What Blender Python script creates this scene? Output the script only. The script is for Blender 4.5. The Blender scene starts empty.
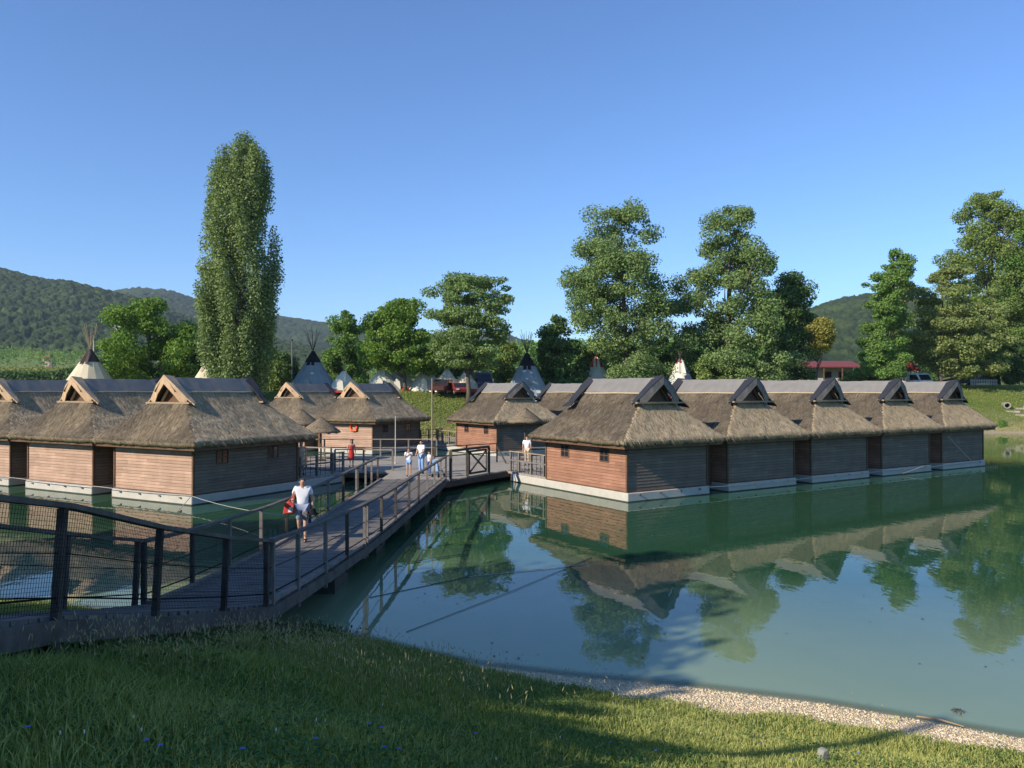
import bpy, math, random
import numpy as np
from mathutils import Vector, Matrix
R = math.radians
random.seed(7)
rng = np.random.default_rng(11)
sc = bpy.context.scene
COL = sc.collection

# ------------------------------------------------------------------ camera, sky, sun, exposure
H, HZ, F = 4.8, 391.0, 770.0
cam = bpy.data.cameras.new("camera")
cam.sensor_width = 36.0
cam.lens = F / 1024 * 36
cam.clip_start, cam.clip_end = 0.1, 20000
cam_o = bpy.data.objects.new("camera", cam)
COL.objects.link(cam_o)
cam_o.location = (0, 0, H)
cam_o.rotation_euler = (R(90) + math.atan((HZ - 384) / F), 0, 0)
sc.camera = cam_o

SUN_EL = R(29)
SUN_AZ = math.atan2(-.799, -.607)           # clockwise from +Y
SUN = Vector((math.sin(SUN_AZ) * math.cos(SUN_EL), math.cos(SUN_AZ) * math.cos(SUN_EL), math.sin(SUN_EL)))
world = bpy.data.worlds.new("World")
sc.world = world
world.use_nodes = True
wn = world.node_tree
sky = wn.nodes.new('ShaderNodeTexSky')
sky.sky_type = 'NISHITA'
sky.sun_disc = False
sky.sun_elevation = SUN_EL
sky.sun_rotation = SUN_AZ % (2 * math.pi)
sky.air_density = 1.0
sky.dust_density = 0.0
sky.ozone_density = 6.0
wb = wn.nodes.new('ShaderNodeMix')            # the photograph's cool white balance
wb.data_type = 'RGBA'
wb.blend_type = 'MULTIPLY'
wb.inputs[0].default_value = 1.0
wb.inputs[7].default_value = (.76, .85, .97, 1)
wn.links.new(sky.outputs[0], wb.inputs[6])
wn.links.new(wb.outputs[2], wn.nodes['Background'].inputs[0])
wn.nodes['Background'].inputs[1].default_value = 0.15
sl = bpy.data.lights.new("sun", 'SUN')
sl.energy = 4.6
sl.angle = R(0.5)
sl.color = (1.0, 0.90, 0.76)
sun_o = bpy.data.objects.new("sun", sl)
COL.objects.link(sun_o)
sun_o.rotation_euler = SUN.to_track_quat('Z', 'Y').to_euler()
sun_o.location = (-60, -50, 60)
sc.view_settings.view_transform = 'Standard'
sc.view_settings.look = 'None'
sc.view_settings.exposure = 0.42
sc.view_settings.gamma = 1.0
sc.render.engine = 'CYCLES'
sc.cycles.use_denoising = True
sc.cycles.max_bounces = 8
sc.cycles.transparent_max_bounces = 8
sc.cycles.caustics_reflective = False
sc.cycles.caustics_refractive = False


def gx(px, Y):
    return (px - 512) / F * Y


def gz(py, Y):
    return H - (py - HZ) / F * Y


# ------------------------------------------------------------------ materials
MATS = {}


def nodes_of(name):
    m = bpy.data.materials.new(name)
    m.use_nodes = True
    n = m.node_tree
    return m, n, n.nodes['Principled BSDF'], n.links


def plain(name, col, rough=0.8, spec=0.3, noise=0.25, scale=6.0, metal=0.0):
    """base colour with mottled wear"""
    if name in MATS:
        return MATS[name]
    m, n, b, L = nodes_of(name)
    tc = n.nodes.new('ShaderNodeTexCoord')
    nz = n.nodes.new('ShaderNodeTexNoise')
    nz.inputs['Scale'].default_value = scale
    nz.inputs['Detail'].default_value = 4
    L.new(tc.outputs['Object'], nz.inputs['Vector'])
    mx = n.nodes.new('ShaderNodeMix')
    mx.data_type = 'RGBA'
    mx.inputs[6].default_value = (*[c * (1 - noise) for c in col], 1)
    mx.inputs[7].default_value = (*[min(1, c * (1 + noise)) for c in col], 1)
    L.new(nz.outputs['Fac'], mx.inputs[0])
    L.new(mx.outputs[2], b.inputs['Base Color'])
    b.inputs['Roughness'].default_value = rough
    b.inputs['Specular IOR Level'].default_value = spec
    b.inputs['Metallic'].default_value = metal
    MATS[name] = m
    return m


def wood(name, c1, c2, axis_scale=(2, 2, 40), rough=0.85, plank=None, contrast=1.0):
    """weathered timber: streaks along the grain, optional board-to-board variation along z"""
    if name in MATS:
        return MATS[name]
    m, n, b, L = nodes_of(name)
    tc = n.nodes.new('ShaderNodeTexCoord')
    mp = n.nodes.new('ShaderNodeMapping')
    mp.inputs['Scale'].default_value = axis_scale
    L.new(tc.outputs['Object'], mp.inputs['Vector'])
    nz = n.nodes.new('ShaderNodeTexNoise')
    nz.inputs['Scale'].default_value = 1.0
    nz.inputs['Detail'].default_value = 5
    nz.inputs['Roughness'].default_value = 0.65
    L.new(mp.outputs['Vector'], nz.inputs['Vector'])
    rp = n.nodes.new('ShaderNodeValToRGB')
    rp.color_ramp.elements[0].position = 0.5 - .25 / contrast
    rp.color_ramp.elements[1].position = 0.5 + .25 / contrast
    rp.color_ramp.elements[0].color = (*c1, 1)
    rp.color_ramp.elements[1].color = (*c2, 1)
    L.new(nz.outputs['Fac'], rp.inputs['Fac'])
    out = rp.outputs['Color']
    if plank:
        sp = n.nodes.new('ShaderNodeSeparateXYZ')
        L.new(tc.outputs['Object'], sp.inputs[0])
        dv = n.nodes.new('ShaderNodeMath')
        dv.operation = 'DIVIDE'
        dv.inputs[1].default_value = plank
        L.new(sp.outputs['Z'], dv.inputs[0])
        fl = n.nodes.new('ShaderNodeMath')
        fl.operation = 'FLOOR'
        L.new(dv.outputs[0], fl.inputs[0])
        w1 = n.nodes.new('ShaderNodeTexWhiteNoise')   # each row is butted from pieces of its own length
        w1.noise_dimensions = '1D'
        L.new(fl.outputs[0], w1.inputs['W'])
        xy = n.nodes.new('ShaderNodeMath')
        xy.operation = 'ADD'
        L.new(sp.outputs['X'], xy.inputs[0])
        L.new(sp.outputs['Y'], xy.inputs[1])
        x2 = n.nodes.new('ShaderNodeMath')
        x2.operation = 'MULTIPLY_ADD'
        L.new(w1.outputs['Value'], x2.inputs[0])
        x2.inputs[1].default_value = 9.0
        L.new(xy.outputs[0], x2.inputs[2])
        x3 = n.nodes.new('ShaderNodeMath')
        x3.operation = 'DIVIDE'
        x3.inputs[1].default_value = 2.1
        L.new(x2.outputs[0], x3.inputs[0])
        x4 = n.nodes.new('ShaderNodeMath')
        x4.operation = 'FLOOR'
        L.new(x3.outputs[0], x4.inputs[0])
        cv_ = n.nodes.new('ShaderNodeCombineXYZ')
        L.new(fl.outputs[0], cv_.inputs[0])
        L.new(x4.outputs[0], cv_.inputs[1])
        wh = n.nodes.new('ShaderNodeTexWhiteNoise')
        wh.noise_dimensions = '2D'
        L.new(cv_.outputs[0], wh.inputs['Vector'])
        mr = n.nodes.new('ShaderNodeMapRange')
        mr.inputs['To Min'].default_value = 0.82
        mr.inputs['To Max'].default_value = 1.12
        L.new(wh.outputs['Value'], mr.inputs['Value'])
        # weather stain blotches
        n2 = n.nodes.new('ShaderNodeTexNoise')
        n2.inputs['Scale'].default_value = 1.3
        n2.inputs['Detail'].default_value = 6
        L.new(tc.outputs['Object'], n2.inputs['Vector'])
        m2 = n.nodes.new('ShaderNodeMapRange')
        m2.inputs['From Min'].default_value = .3
        m2.inputs['From Max'].default_value = .7
        m2.inputs['To Min'].default_value = 0.84
        m2.inputs['To Max'].default_value = 1.1
        L.new(n2.outputs['Fac'], m2.inputs['Value'])
        mm = n.nodes.new('ShaderNodeMath')
        mm.operation = 'MULTIPLY'
        L.new(mr.outputs[0], mm.inputs[0])
        L.new(m2.outputs[0], mm.inputs[1])
        sb_ = n.nodes.new('ShaderNodeMath')           # dark joint between boards, with the lip's shadow painted in
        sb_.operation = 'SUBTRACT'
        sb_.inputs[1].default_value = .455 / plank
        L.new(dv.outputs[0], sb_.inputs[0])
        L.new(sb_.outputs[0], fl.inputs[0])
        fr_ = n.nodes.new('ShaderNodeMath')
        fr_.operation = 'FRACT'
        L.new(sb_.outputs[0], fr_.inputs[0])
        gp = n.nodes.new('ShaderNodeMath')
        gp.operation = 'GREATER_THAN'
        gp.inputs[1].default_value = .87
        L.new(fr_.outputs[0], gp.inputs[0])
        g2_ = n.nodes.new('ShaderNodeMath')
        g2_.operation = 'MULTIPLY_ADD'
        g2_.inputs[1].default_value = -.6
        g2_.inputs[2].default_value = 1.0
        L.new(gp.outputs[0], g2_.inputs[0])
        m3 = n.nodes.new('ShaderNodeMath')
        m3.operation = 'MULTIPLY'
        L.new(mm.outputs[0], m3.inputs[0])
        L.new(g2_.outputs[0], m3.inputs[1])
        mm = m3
        vm = n.nodes.new('ShaderNodeVectorMath')
        vm.operation = 'SCALE'
        L.new(out, vm.inputs[0])
        L.new(mm.outputs[0], vm.inputs['Scale'])
        out = vm.outputs[0]
    L.new(out, b.inputs['Base Color'])
    b.inputs['Roughness'].default_value = rough
    b.inputs['Specular IOR Level'].default_value = 0.25
    bp = n.nodes.new('ShaderNodeBump')
    bp.inputs['Strength'].default_value = 0.35
    bp.inputs['Distance'].default_value = 0.01
    L.new(nz.outputs['Fac'], bp.inputs['Height'])
    L.new(bp.outputs[0], b.inputs['Normal'])
    MATS[name] = m
    return m


def thatch(name, dark, mid, light):
    m, n, b, L = nodes_of(name)
    uv = n.nodes.new('ShaderNodeUVMap')
    mp = n.nodes.new('ShaderNodeMapping')
    mp.inputs['Scale'].default_value = (15, 3.6, 1)
    L.new(uv.outputs[0], mp.inputs['Vector'])
    nz = n.nodes.new('ShaderNodeTexNoise')
    nz.inputs['Scale'].default_value = 1
    nz.inputs['Detail'].default_value = 4
    nz.inputs['Roughness'].default_value = .7
    L.new(mp.outputs[0], nz.inputs['Vector'])
    n2 = n.nodes.new('ShaderNodeTexNoise')
    n2.inputs['Scale'].default_value = 2.6
    n2.inputs['Detail'].default_value = 5
    L.new(uv.outputs[0], n2.inputs['Vector'])
    ad = n.nodes.new('ShaderNodeMath')
    ad.operation = 'MULTIPLY_ADD'
    ad.inputs[1].default_value = .35
    L.new(n2.outputs['Fac'], ad.inputs[0])
    L.new(nz.outputs['Fac'], ad.inputs[2])
    rp = n.nodes.new('ShaderNodeValToRGB')
    e = rp.color_ramp.elements
    e[0].position, e[0].color = .50, (*dark, 1)
    e[1].position, e[1].color = .86, (*light, 1)
    k = e.new(.67)
    k.color = (*mid, 1)
    L.new(ad.outputs[0], rp.inputs['Fac'])
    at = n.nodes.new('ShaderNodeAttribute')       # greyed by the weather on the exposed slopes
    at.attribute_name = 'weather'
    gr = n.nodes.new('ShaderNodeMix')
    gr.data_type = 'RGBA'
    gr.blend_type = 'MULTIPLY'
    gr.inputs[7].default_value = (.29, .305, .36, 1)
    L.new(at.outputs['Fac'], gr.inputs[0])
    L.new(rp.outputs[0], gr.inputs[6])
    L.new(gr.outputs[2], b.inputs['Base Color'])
    b.inputs['Roughness'].default_value = .95
    b.inputs['Specular IOR Level'].default_value = .1
    bp = n.nodes.new('ShaderNodeBump')
    bp.inputs['Strength'].default_value = .9
    bp.inputs['Distance'].default_value = .05
    L.new(nz.outputs['Fac'], bp.inputs['Height'])
    L.new(bp.outputs[0], b.inputs['Normal'])
    MATS[name] = m
    return m


def leafy(name, c1, c2, trans=0.35, rough=.6):
    """foliage: per-leaf tint from the mesh, thin leaves let some light through"""
    m, n, b, L = nodes_of(name)
    at = n.nodes.new('ShaderNodeAttribute')
    at.attribute_name = 'tint'
    rp = n.nodes.new('ShaderNodeMix')
    rp.data_type = 'RGBA'
    rp.inputs[6].default_value = (*c1, 1)
    rp.inputs[7].default_value = (*c2, 1)
    L.new(at.outputs['Fac'], rp.inputs[0])
    L.new(rp.outputs[2], b.inputs['Base Color'])
    b.inputs['Roughness'].default_value = rough
    b.inputs['Specular IOR Level'].default_value = .12
    tr = n.nodes.new('ShaderNodeBsdfTranslucent')
    hs = n.nodes.new('ShaderNodeHueSaturation')
    hs.inputs['Saturation'].default_value = 1.2
    hs.inputs['Value'].default_value = 1.3
    L.new(rp.outputs[2], hs.inputs['Color'])
    L.new(hs.outputs[0], tr.inputs['Color'])
    mx = n.nodes.new('ShaderNodeMixShader')
    mx.inputs[0].default_value = trans
    L.new(b.outputs[0], mx.inputs[1])
    L.new(tr.outputs[0], mx.inputs[2])
    L.new(mx.outputs[0], n.nodes['Material Output'].inputs['Surface'])
    MATS[name] = m
    return m


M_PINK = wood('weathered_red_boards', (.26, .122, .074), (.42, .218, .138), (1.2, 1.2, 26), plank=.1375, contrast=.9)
M_SHADEWALL = wood('shade_toned_boards', (.150, .112, .082), (.265, .205, .152), (1.2, 1.2, 26), plank=.1375, contrast=.9)  # darker boards for walls turned from the sun, shade put into the colour
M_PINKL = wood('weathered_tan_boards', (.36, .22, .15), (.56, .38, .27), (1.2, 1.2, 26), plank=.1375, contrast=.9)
M_DARKWOOD = wood('dark_weathered_timber', (.045, .038, .032), (.12, .10, .082), (3, 3, 3), contrast=1.2)
M_GREYWOOD = wood('grey_weathered_timber', (.13, .115, .10), (.27, .24, .205), (3, 3, 3), contrast=1.2)
M_RAIL = wood('rail_timber', (.07, .062, .054), (.16, .142, .12), (3, 3, 3), contrast=1.2)
M_DECK = wood('deck_boards', (.10, .092, .082), (.23, .205, .175), (2.5, 9, 4), contrast=1.3)
M_TANWOOD = wood('tan_timber', (.26, .19, .11), (.42, .31, .19), (3, 3, 3))
M_NEWWOOD = wood('pale_new_timber', (.44, .29, .165), (.62, .43, .265), (3, 3, 3))
M_BROWNWOOD = wood('brown_timber', (.10, .055, .032), (.19, .11, .065), (3, 3, 3))
M_FLOAT = plain('pontoon_paint', (.52, .485, .41), .6, .3, .20, 3)
M_FENDER = plain('waterline_scum', (.06, .065, .05), .7, .3, .4, 5)
M_TAR = plain('grey_tar_sheet', (.205, .192, .172), .75, .25, .28, 2.2)
M_SLATE = plain('dark_flashing', (.03, .031, .036), .65, .35, .3, 4)
M_DECK2 = wood('pale_deck_boards', (.24, .21, .17), (.44, .39, .32), (2.5, 9, 4), contrast=1.3)  # paler deck boards for the platform and hut decks
M_GLASS = plain('dark_window_glass', (.02, .022, .026), .12, .6, .1, 2)
M_REED = wood('reed_screen', (.34, .27, .17), (.54, .45, .31), (16, 16, 2))
M_ROPE = plain('mooring_rope', (.44, .42, .38), .9, .1, .15, 8)
M_DARKROPE = plain('wet_cable', (.03, .034, .03), .6, .3, .3, 8)
M_NET = plain('black_netting', (.012, .013, .014), .8, .1, .2, 8)
M_THATCH = thatch('reed_thatch', (.17, .122, .070), (.46, .35, .205), (.68, .54, .35))
M_UNDER = plain('thatch_underside', (.075, .055, .036), .95, .1, .4, 8)
M_BARK = wood('bark', (.07, .055, .04), (.16, .13, .10), (4, 4, 1))
M_SKIN = plain('skin', (.52, .31, .21), .55, .3, .06, 6)
M_WHITECLOTH = plain('white_cloth', (.78, .78, .80), .9, .1, .05, 9)
M_RED = plain('red_cloth', (.55, .045, .035), .8, .2, .15, 9)


# ------------------------------------------------------------------ object helpers
def link(name, me, parent=None, mat=None):
    o = bpy.data.objects.new(name, me)
    COL.objects.link(o)
    if parent:
        o.parent = parent
    if mat:
        me.materials.append(mat)
    return o


def tag(o, label=None, cat=None, group=None, kind=None):
    if label:
        o['label'] = label
    if cat:
        o['category'] = cat
    if group:
        o['group'] = group
    if kind:
        o['kind'] = kind
    return o


def thing(name, loc, label, cat, group=None, rz=0.0):
    o = bpy.data.objects.new(name, None)
    o.empty_display_size = .3
    COL.objects.link(o)
    o.location = loc
    o.rotation_euler = (0, 0, rz)
    return tag(o, label, cat, group)


def copy_tree(o, parent=None):
    c = o.copy()
    COL.objects.link(c)
    if parent:
        c.parent = parent
    for ch in list(o.children):
        copy_tree(ch, c)
    return c


def np_mesh(name, V, quads=None, tris=None, smooth=False, attrs=None, uv=None):
    V = np.asarray(V, np.float32)
    me = bpy.data.meshes.new(name)
    loops, starts = [], []
    k = 0
    if quads is not None and len(quads):
        q = np.asarray(quads, np.int32)
        loops.append(q.ravel())
        starts.append(np.arange(len(q), dtype=np.int32) * 4)
        k = len(q) * 4
    if tris is not None and len(tris):
        t = np.asarray(tris, np.int32)
        loops.append(t.ravel())
        starts.append(k + np.arange(len(t), dtype=np.int32) * 3)
    lp = np.concatenate(loops)
    st = np.concatenate(starts)
    me.vertices.add(len(V))
    me.vertices.foreach_set('co', V.ravel())
    me.loops.add(len(lp))
    me.loops.foreach_set('vertex_index', lp)
    me.polygons.add(len(st))
    me.polygons.foreach_set('loop_start', st)
    if uv is not None:
        u = me.uv_layers.new(name='UVMap')
        u.data.foreach_set('uv', np.asarray(uv, np.float32).ravel())
    me.update(calc_edges=True)
    if smooth:
        me.polygons.foreach_set('use_smooth', np.ones(len(st), bool))
    for an, (dom, arr) in (attrs or {}).items():
        a = me.attributes.new(an, 'FLOAT', dom)
        a.data.foreach_set('value', np.asarray(arr, np.float32))
    me.validate(verbose=False)
    return me


class MB:
    """collects boxes, beams and tubes into one mesh"""

    def __init__(self):
        self.v, self.f = [], []

    def add(self, vs, fs):
        k = len(self.v)
        self.v += [tuple(p) for p in vs]
        self.f += [tuple(i + k for i in q) for q in fs]
        return self

    def box(self, x0, x1, y0, y1, z0, z1):
        v = [(x, y, z) for z in (z0, z1) for y in (y0, y1) for x in (x0, x1)]
        return self.add(v, [(0, 2, 3, 1), (4, 5, 7, 6), (0, 1, 5, 4), (2, 6, 7, 3), (0, 4, 6, 2), (1, 3, 7, 5)])

    def beam(self, p0, p1, w, h, up=(0, 0, 1), taper=1.0):
        p0, p1 = Vector(p0), Vector(p1)
        d = (p1 - p0).normalized()
        u = Vector(up)
        s = d.cross(u)
        if s.length < 1e-4:
            s = d.cross(Vector((0, 1, 0)))
        s.normalize()
        u = s.cross(d).normalized()
        v = []
        for p, k in ((p0, 1), (p1, taper)):
            for a, b in ((-1, -1), (1, -1), (1, 1), (-1, 1)):
                v.append(p + s * (a * w / 2 * k) + u * (b * h / 2 * k))
        return self.add(v, [(0, 1, 2, 3), (7, 6, 5, 4), (0, 4, 5, 1), (1, 5, 6, 2), (2, 6, 7, 3), (3, 7, 4, 0)])

    def tube(self, pts, radii, n=6, cap=True):
        pts = [Vector(p) for p in pts]
        if not hasattr(radii, '__len__'):
            radii = [radii] * len(pts)
        v, f = [], []
        ref = Vector((0.31, 0.87, 0.4))
        for i, p in enumerate(pts):
            d = (pts[min(i + 1, len(pts) - 1)] - pts[max(i - 1, 0)]).normalized()
            s = d.cross(ref)
            if s.length < .05:
                s = d.cross(Vector((1, 0, 0)))
            s.normalize()
            t = s.cross(d)
            for j in range(n):
                a = 2 * math.pi * j / n
                v.append(p + (s * math.cos(a) + t * math.sin(a)) * radii[i])
        for i in range(len(pts) - 1):
            for j in range(n):
                f.append((i * n + j, i * n + (j + 1) % n, (i + 1) * n + (j + 1) % n, (i + 1) * n + j))
        if cap:
            f.append(tuple(range(n - 1, -1, -1)))
            f.append(tuple((len(pts) - 1) * n + j for j in range(n)))
        return self.add(v, f)

    def lathe(self, prof, n=16, c=(0, 0)):
        v, f = [], []
        for r, z in prof:
            for j in range(n):
                a = 2 * math.pi * j / n
                v.append((c[0] + r * math.cos(a), c[1] + r * math.sin(a), z))
        for i in range(len(prof) - 1):
            for j in range(n):
                f.append((i * n + j, i * n + (j + 1) % n, (i + 1) * n + (j + 1) % n, (i + 1) * n + j))
        return self.add(v, f)

    def prism(self, outline, axis, a0, a1):
        """outline of 2-D points extruded along axis 'x','y' or 'z'"""
        def P(p, a):
            return {'x': (a, p[0], p[1]), 'y': (p[0], a, p[1]), 'z': (p[0], p[1], a)}[axis]
        n = len(outline)
        v = [P(p, a0) for p in outline] + [P(p, a1) for p in outline]
        f = [tuple(range(n - 1, -1, -1)), tuple(range(n, 2 * n))]
        f += [(i, (i + 1) % n, n + (i + 1) % n, n + i) for i in range(n)]
        return self.add(v, f)

    def build(self, name, mat, parent=None, smooth=False, bevel=0.0, off=(0, 0, 0)):
        me = bpy.data.meshes.new(name)
        o3 = Vector(off)
        me.from_pydata([Vector(p) - o3 for p in self.v], [], self.f)
        me.update()
        import bmesh
        bm = bmesh.new()
        bm.from_mesh(me)
        bmesh.ops.recalc_face_normals(bm, faces=bm.faces)
        bm.to_mesh(me)
        bm.free()
        if smooth:
            for p in me.polygons:
                p.use_smooth = True
        o = link(name, me, parent, mat)
        if bevel:
            b = o.modifiers.new('bevel', 'BEVEL')
            b.width = bevel
            b.segments = 1
            b.limit_method = 'ANGLE'
        return o


# ------------------------------------------------------------------ terrain
SX = [-400, -110, -75, -50, -25, -15, -8, -3.4, -1.5, -.5, 1.22, 2.77, 4.78, 5.96, 7.06, 14, 30, 60, 95, 115, 400]
SY = [90, 70, 48, 32, 22, 18.5, 16.6, 15.3, 14.0, 13.4, 12.85, 12.5, 11.8, 11.2, 10.6, 8.6, 7, 14, 45, 70, 90]
FX = [-400, -110, -75, -50, -8, 30, 55, 95, 115, 400]
FY = [80, 70, 66, 72, 75, 80, 88, 82, 70, 80]


def smin(a, b, k):
    h = np.clip(.5 + .5 * (b - a) / k, 0, 1)
    return b * (1 - h) + a * h - k * h * (1 - h)


def vnoise(x, y, seed=0):
    xi, yi = np.floor(x).astype(np.int64), np.floor(y).astype(np.int64)
    xf, yf = x - xi, y - yi

    def h(a, b):
        n = (a * 374761393 + b * 668265263 + seed * 982451653) & 0x7fffffff
        n = ((n ^ (n >> 13)) * 1274126177) & 0x7fffffff
        return ((n ^ (n >> 16)) & 0xffff) / 65535.0
    u, v = xf * xf * (3 - 2 * xf), yf * yf * (3 - 2 * yf)
    return (h(xi, yi) * (1 - u) + h(xi + 1, yi) * u) * (1 - v) + (h(xi, yi + 1) * (1 - u) + h(xi + 1, yi + 1) * u) * v


def ground(X, Y, detail=True):
    X, Y = np.asarray(X, float), np.asarray(Y, float)
    dn = np.interp(X, SX, SY) - Y
    df = Y - np.interp(X, FX, FY)
    beach = np.clip((X + 1.0) / 3.5, 0, 1)
    up_ = .28 * dn - beach * .17 * np.clip(dn, 0, 2.0) - .20 * np.exp(-((X + 5.4) / 1.9) ** 2) * np.clip(dn, 0, 1)
    zn = np.where(dn > 0, smin(up_, np.full_like(dn, 3.25), .6), np.maximum(.16 * dn, -1.6))
    plat = 4.75 + np.clip((X - 10) / 60, 0, 1) * .7
    zf = np.where(df > 0, smin((.31 - .04 * np.clip((X - 10) / 40, 0, 1)) * df, plat, .8) + np.maximum(0, Y - 135) * .04, np.maximum(.2 * df, -1.6))
    z = np.maximum(zn, zf)
    if detail:
        z = z + np.where(z > .05, (vnoise(X * .8, Y * .8) - .5) * .10 + (vnoise(X * 3, Y * 3, 2) - .5) * .035, 0) * np.clip(z * 2, 0, 1)
    return z


def gzf(x, y):
    return float(ground(np.array([x]), np.array([y]))[0])


def axis_lines(parts):
    out = []
    for a, b, s in parts:
        out += list(np.arange(a, b, s))
    out.append(parts[-1][1])
    return np.array(out)


def grid_mesh(name, xs, ys, zf, attrs=None, smooth=True):
    X, Y = np.meshgrid(xs, ys)
    Z = zf(X, Y)
    V = np.stack([X, Y, Z], -1).reshape(-1, 3)
    nx, ny = len(xs), len(ys)
    i = np.arange(nx * ny).reshape(ny, nx)
    q = np.stack([i[:-1, :-1], i[:-1, 1:], i[1:, 1:], i[1:, :-1]], -1).reshape(-1, 4)
    at = {k: ('POINT', f(X, Y, Z).ravel()) for k, f in (attrs or {}).items()}
    return np_mesh(name, V, q, smooth=smooth, attrs=at)


def gravel_mask(X, Y, Z):
    dn = np.interp(X, SX, SY) - Y
    wid = np.interp(X, [-2.2, -1, 1, 2.8, 5, 7, 20], [0, .4, .85, 1.1, .98, .85, .8])
    wob = (vnoise(X * 1.7, Y * 1.7, 5) - .5) * .5 + (vnoise(X * 6, Y * 6, 6) - .5) * .25
    near = np.clip((wid + wob - dn) / .22 + .5, 0, 1) * (X > -2.2) * (Y < 40)
    return np.where(dn < 0, (Y < 40) * np.clip(1 + dn / .35, 0, 1), near)


def dry_mask(X, Y, Z):
    df = Y - np.interp(X, FX, FY)
    dn = np.interp(X, SX, SY) - Y
    return np.where(Y <= 40, np.clip(.5 - dn / .3, 0, 1) * .75, 0) + np.where(Y > 40, np.clip(1.25 - np.abs(Z) / 1.0, 0, 1) * np.clip(df + 3, 0, 1) + .22 * np.clip((3.2 - Z) / 2, 0, 1), 0)


m, n, b, L = nodes_of('grassy_ground')
tc = n.nodes.new('ShaderNodeTexCoord')


def noise_node(n, L, vec, scale, detail=5, rough=.6):
    z = n.nodes.new('ShaderNodeTexNoise')
    z.inputs['Scale'].default_value = scale
    z.inputs['Detail'].default_value = detail
    z.inputs['Roughness'].default_value = rough
    L.new(vec, z.inputs['Vector'])
    return z.outputs['Fac']


def mixc(n, L, fac, a, b_):
    x = n.nodes.new('ShaderNodeMix')
    x.data_type = 'RGBA'
    for s, v in ((0, fac), (6, a), (7, b_)):
        if isinstance(v, tuple):
            x.inputs[s].default_value = (*v, 1)
        elif isinstance(v, (int, float)):
            x.inputs[s].default_value = v
        else:
            L.new(v, x.inputs[s])
    return x.outputs[2]


def ramp(n, L, fac, lo, hi):
    x = n.nodes.new('ShaderNodeMapRange')
    x.inputs['From Min'].default_value = lo
    x.inputs['From Max'].default_value = hi
    L.new(fac, x.inputs['Value'])
    return x.outputs[0]


def attr(n, name):
    a = n.nodes.new('ShaderNodeAttribute')
    a.attribute_name = name
    return a.outputs['Fac']


ov = tc.outputs['Object']
g1 = mixc(n, L, ramp(n, L, noise_node(n, L, ov, .35), .3, .7), (.105, .155, .028), (.20, .235, .055))
g2 = mixc(n, L, ramp(n, L, noise_node(n, L, ov, 9, 3), .3, .75), g1, (.07, .11, .024))
dry = mixc(n, L, noise_node(n, L, ov, 3), (.30, .235, .14), (.42, .34, .22))
g3 = mixc(n, L, attr(n, 'dry'), g2, dry)
vor = n.nodes.new('ShaderNodeTexVoronoi')
vor.inputs['Scale'].default_value = 26
L.new(ov, vor.inputs['Vector'])
peb = mixc(n, L, vor.outputs['Color'], (.42, .33, .21), (.76, .65, .47))
g4 = mixc(n, L, attr(n, 'gravel'), g3, peb)
L.new(g4, b.inputs['Base Color'])
b.inputs['Roughness'].default_value = .95
b.inputs['Specular IOR Level'].default_value = .15
bp = n.nodes.new('ShaderNodeBump')
bp.inputs['Distance'].default_value = .06
bp.inputs['Strength'].default_value = .8
L.new(noise_node(n, L, ov, 14, 6), bp.inputs['Height'])
L.new(bp.outputs[0], b.inputs['Normal'])
M_GROUND = m
xs = axis_lines([(-3000, -400, 130), (-400, -110, 12), (-110, -22, 2.0), (-22, 16, .2), (16, 110, 2.0), (110, 400, 12), (400, 3000, 130)])
ys = axis_lines([(-400, -30, 30), (-30, 2, 2), (2, 22, .2), (22, 66, 2), (66, 110, 1), (110, 200, 5), (200, 3600, 100)])
tag(link('ground', grid_mesh('ground', xs, ys, ground, {'gravel': gravel_mask, 'dry': dry_mask}), None, M_GROUND), kind='structure')

# water: turbid green lake, shallow brown margin, mirror-smooth with a slight ripple
m, n, b, L = nodes_of('lake_water')
tc = n.nodes.new('ShaderNodeTexCoord')
ov = tc.outputs['Object']
dep = attr(n, 'depth')
blot = noise_node(n, L, ov, .25, 4)
ad = n.nodes.new('ShaderNodeMath')
ad.operation = 'MULTIPLY_ADD'
L.new(blot, ad.inputs[0])
ad.inputs[1].default_value = .5
L.new(dep, ad.inputs[2])
deep = mixc(n, L, ramp(n, L, ad.outputs[0], .3, 1.8), (.22, .29, .165), (.026, .080, .038))
L.new(deep, b.inputs['Base Color'])
b.inputs['Roughness'].default_value = .015
b.inputs['IOR'].default_value = 1.333
mp = n.nodes.new('ShaderNodeMapping')
mp.inputs['Scale'].default_value = (1.0, .55, 1)
L.new(ov, mp.inputs['Vector'])
bp = n.nodes.new('ShaderNodeBump')
bp.inputs['Strength'].default_value = .55
bp.inputs['Distance'].default_value = .0075
rip = noise_node(n, L, mp.outputs[0], 1.7, 3, .5)
L.new(rip, bp.inputs['Height'])
L.new(bp.outputs[0], b.inputs['Normal'])
tr = n.nodes.new('ShaderNodeBsdfTransparent')
mx = n.nodes.new('ShaderNodeMixShader')
L.new(ramp(n, L, dep, .0, .07), mx.inputs[0])
L.new(tr.outputs[0], mx.inputs[1])
L.new(b.outputs[0], mx.inputs[2])
L.new(mx.outputs[0], n.nodes['Material Output'].inputs['Surface'])
M_WATER = m
wx = axis_lines([(-125, -16, 3), (-16, 20, .3), (20, 125, 3)])
wy = axis_lines([(5, 24, .3), (24, 100, 2)])


def depthf(X, Y, Z):
    return np.maximum(-ground(X, Y, False), 0)


tag(link('water', grid_mesh('water', wx, wy, lambda X, Y: X * 0, {'depth': depthf}), None, M_WATER), kind='structure')

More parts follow.
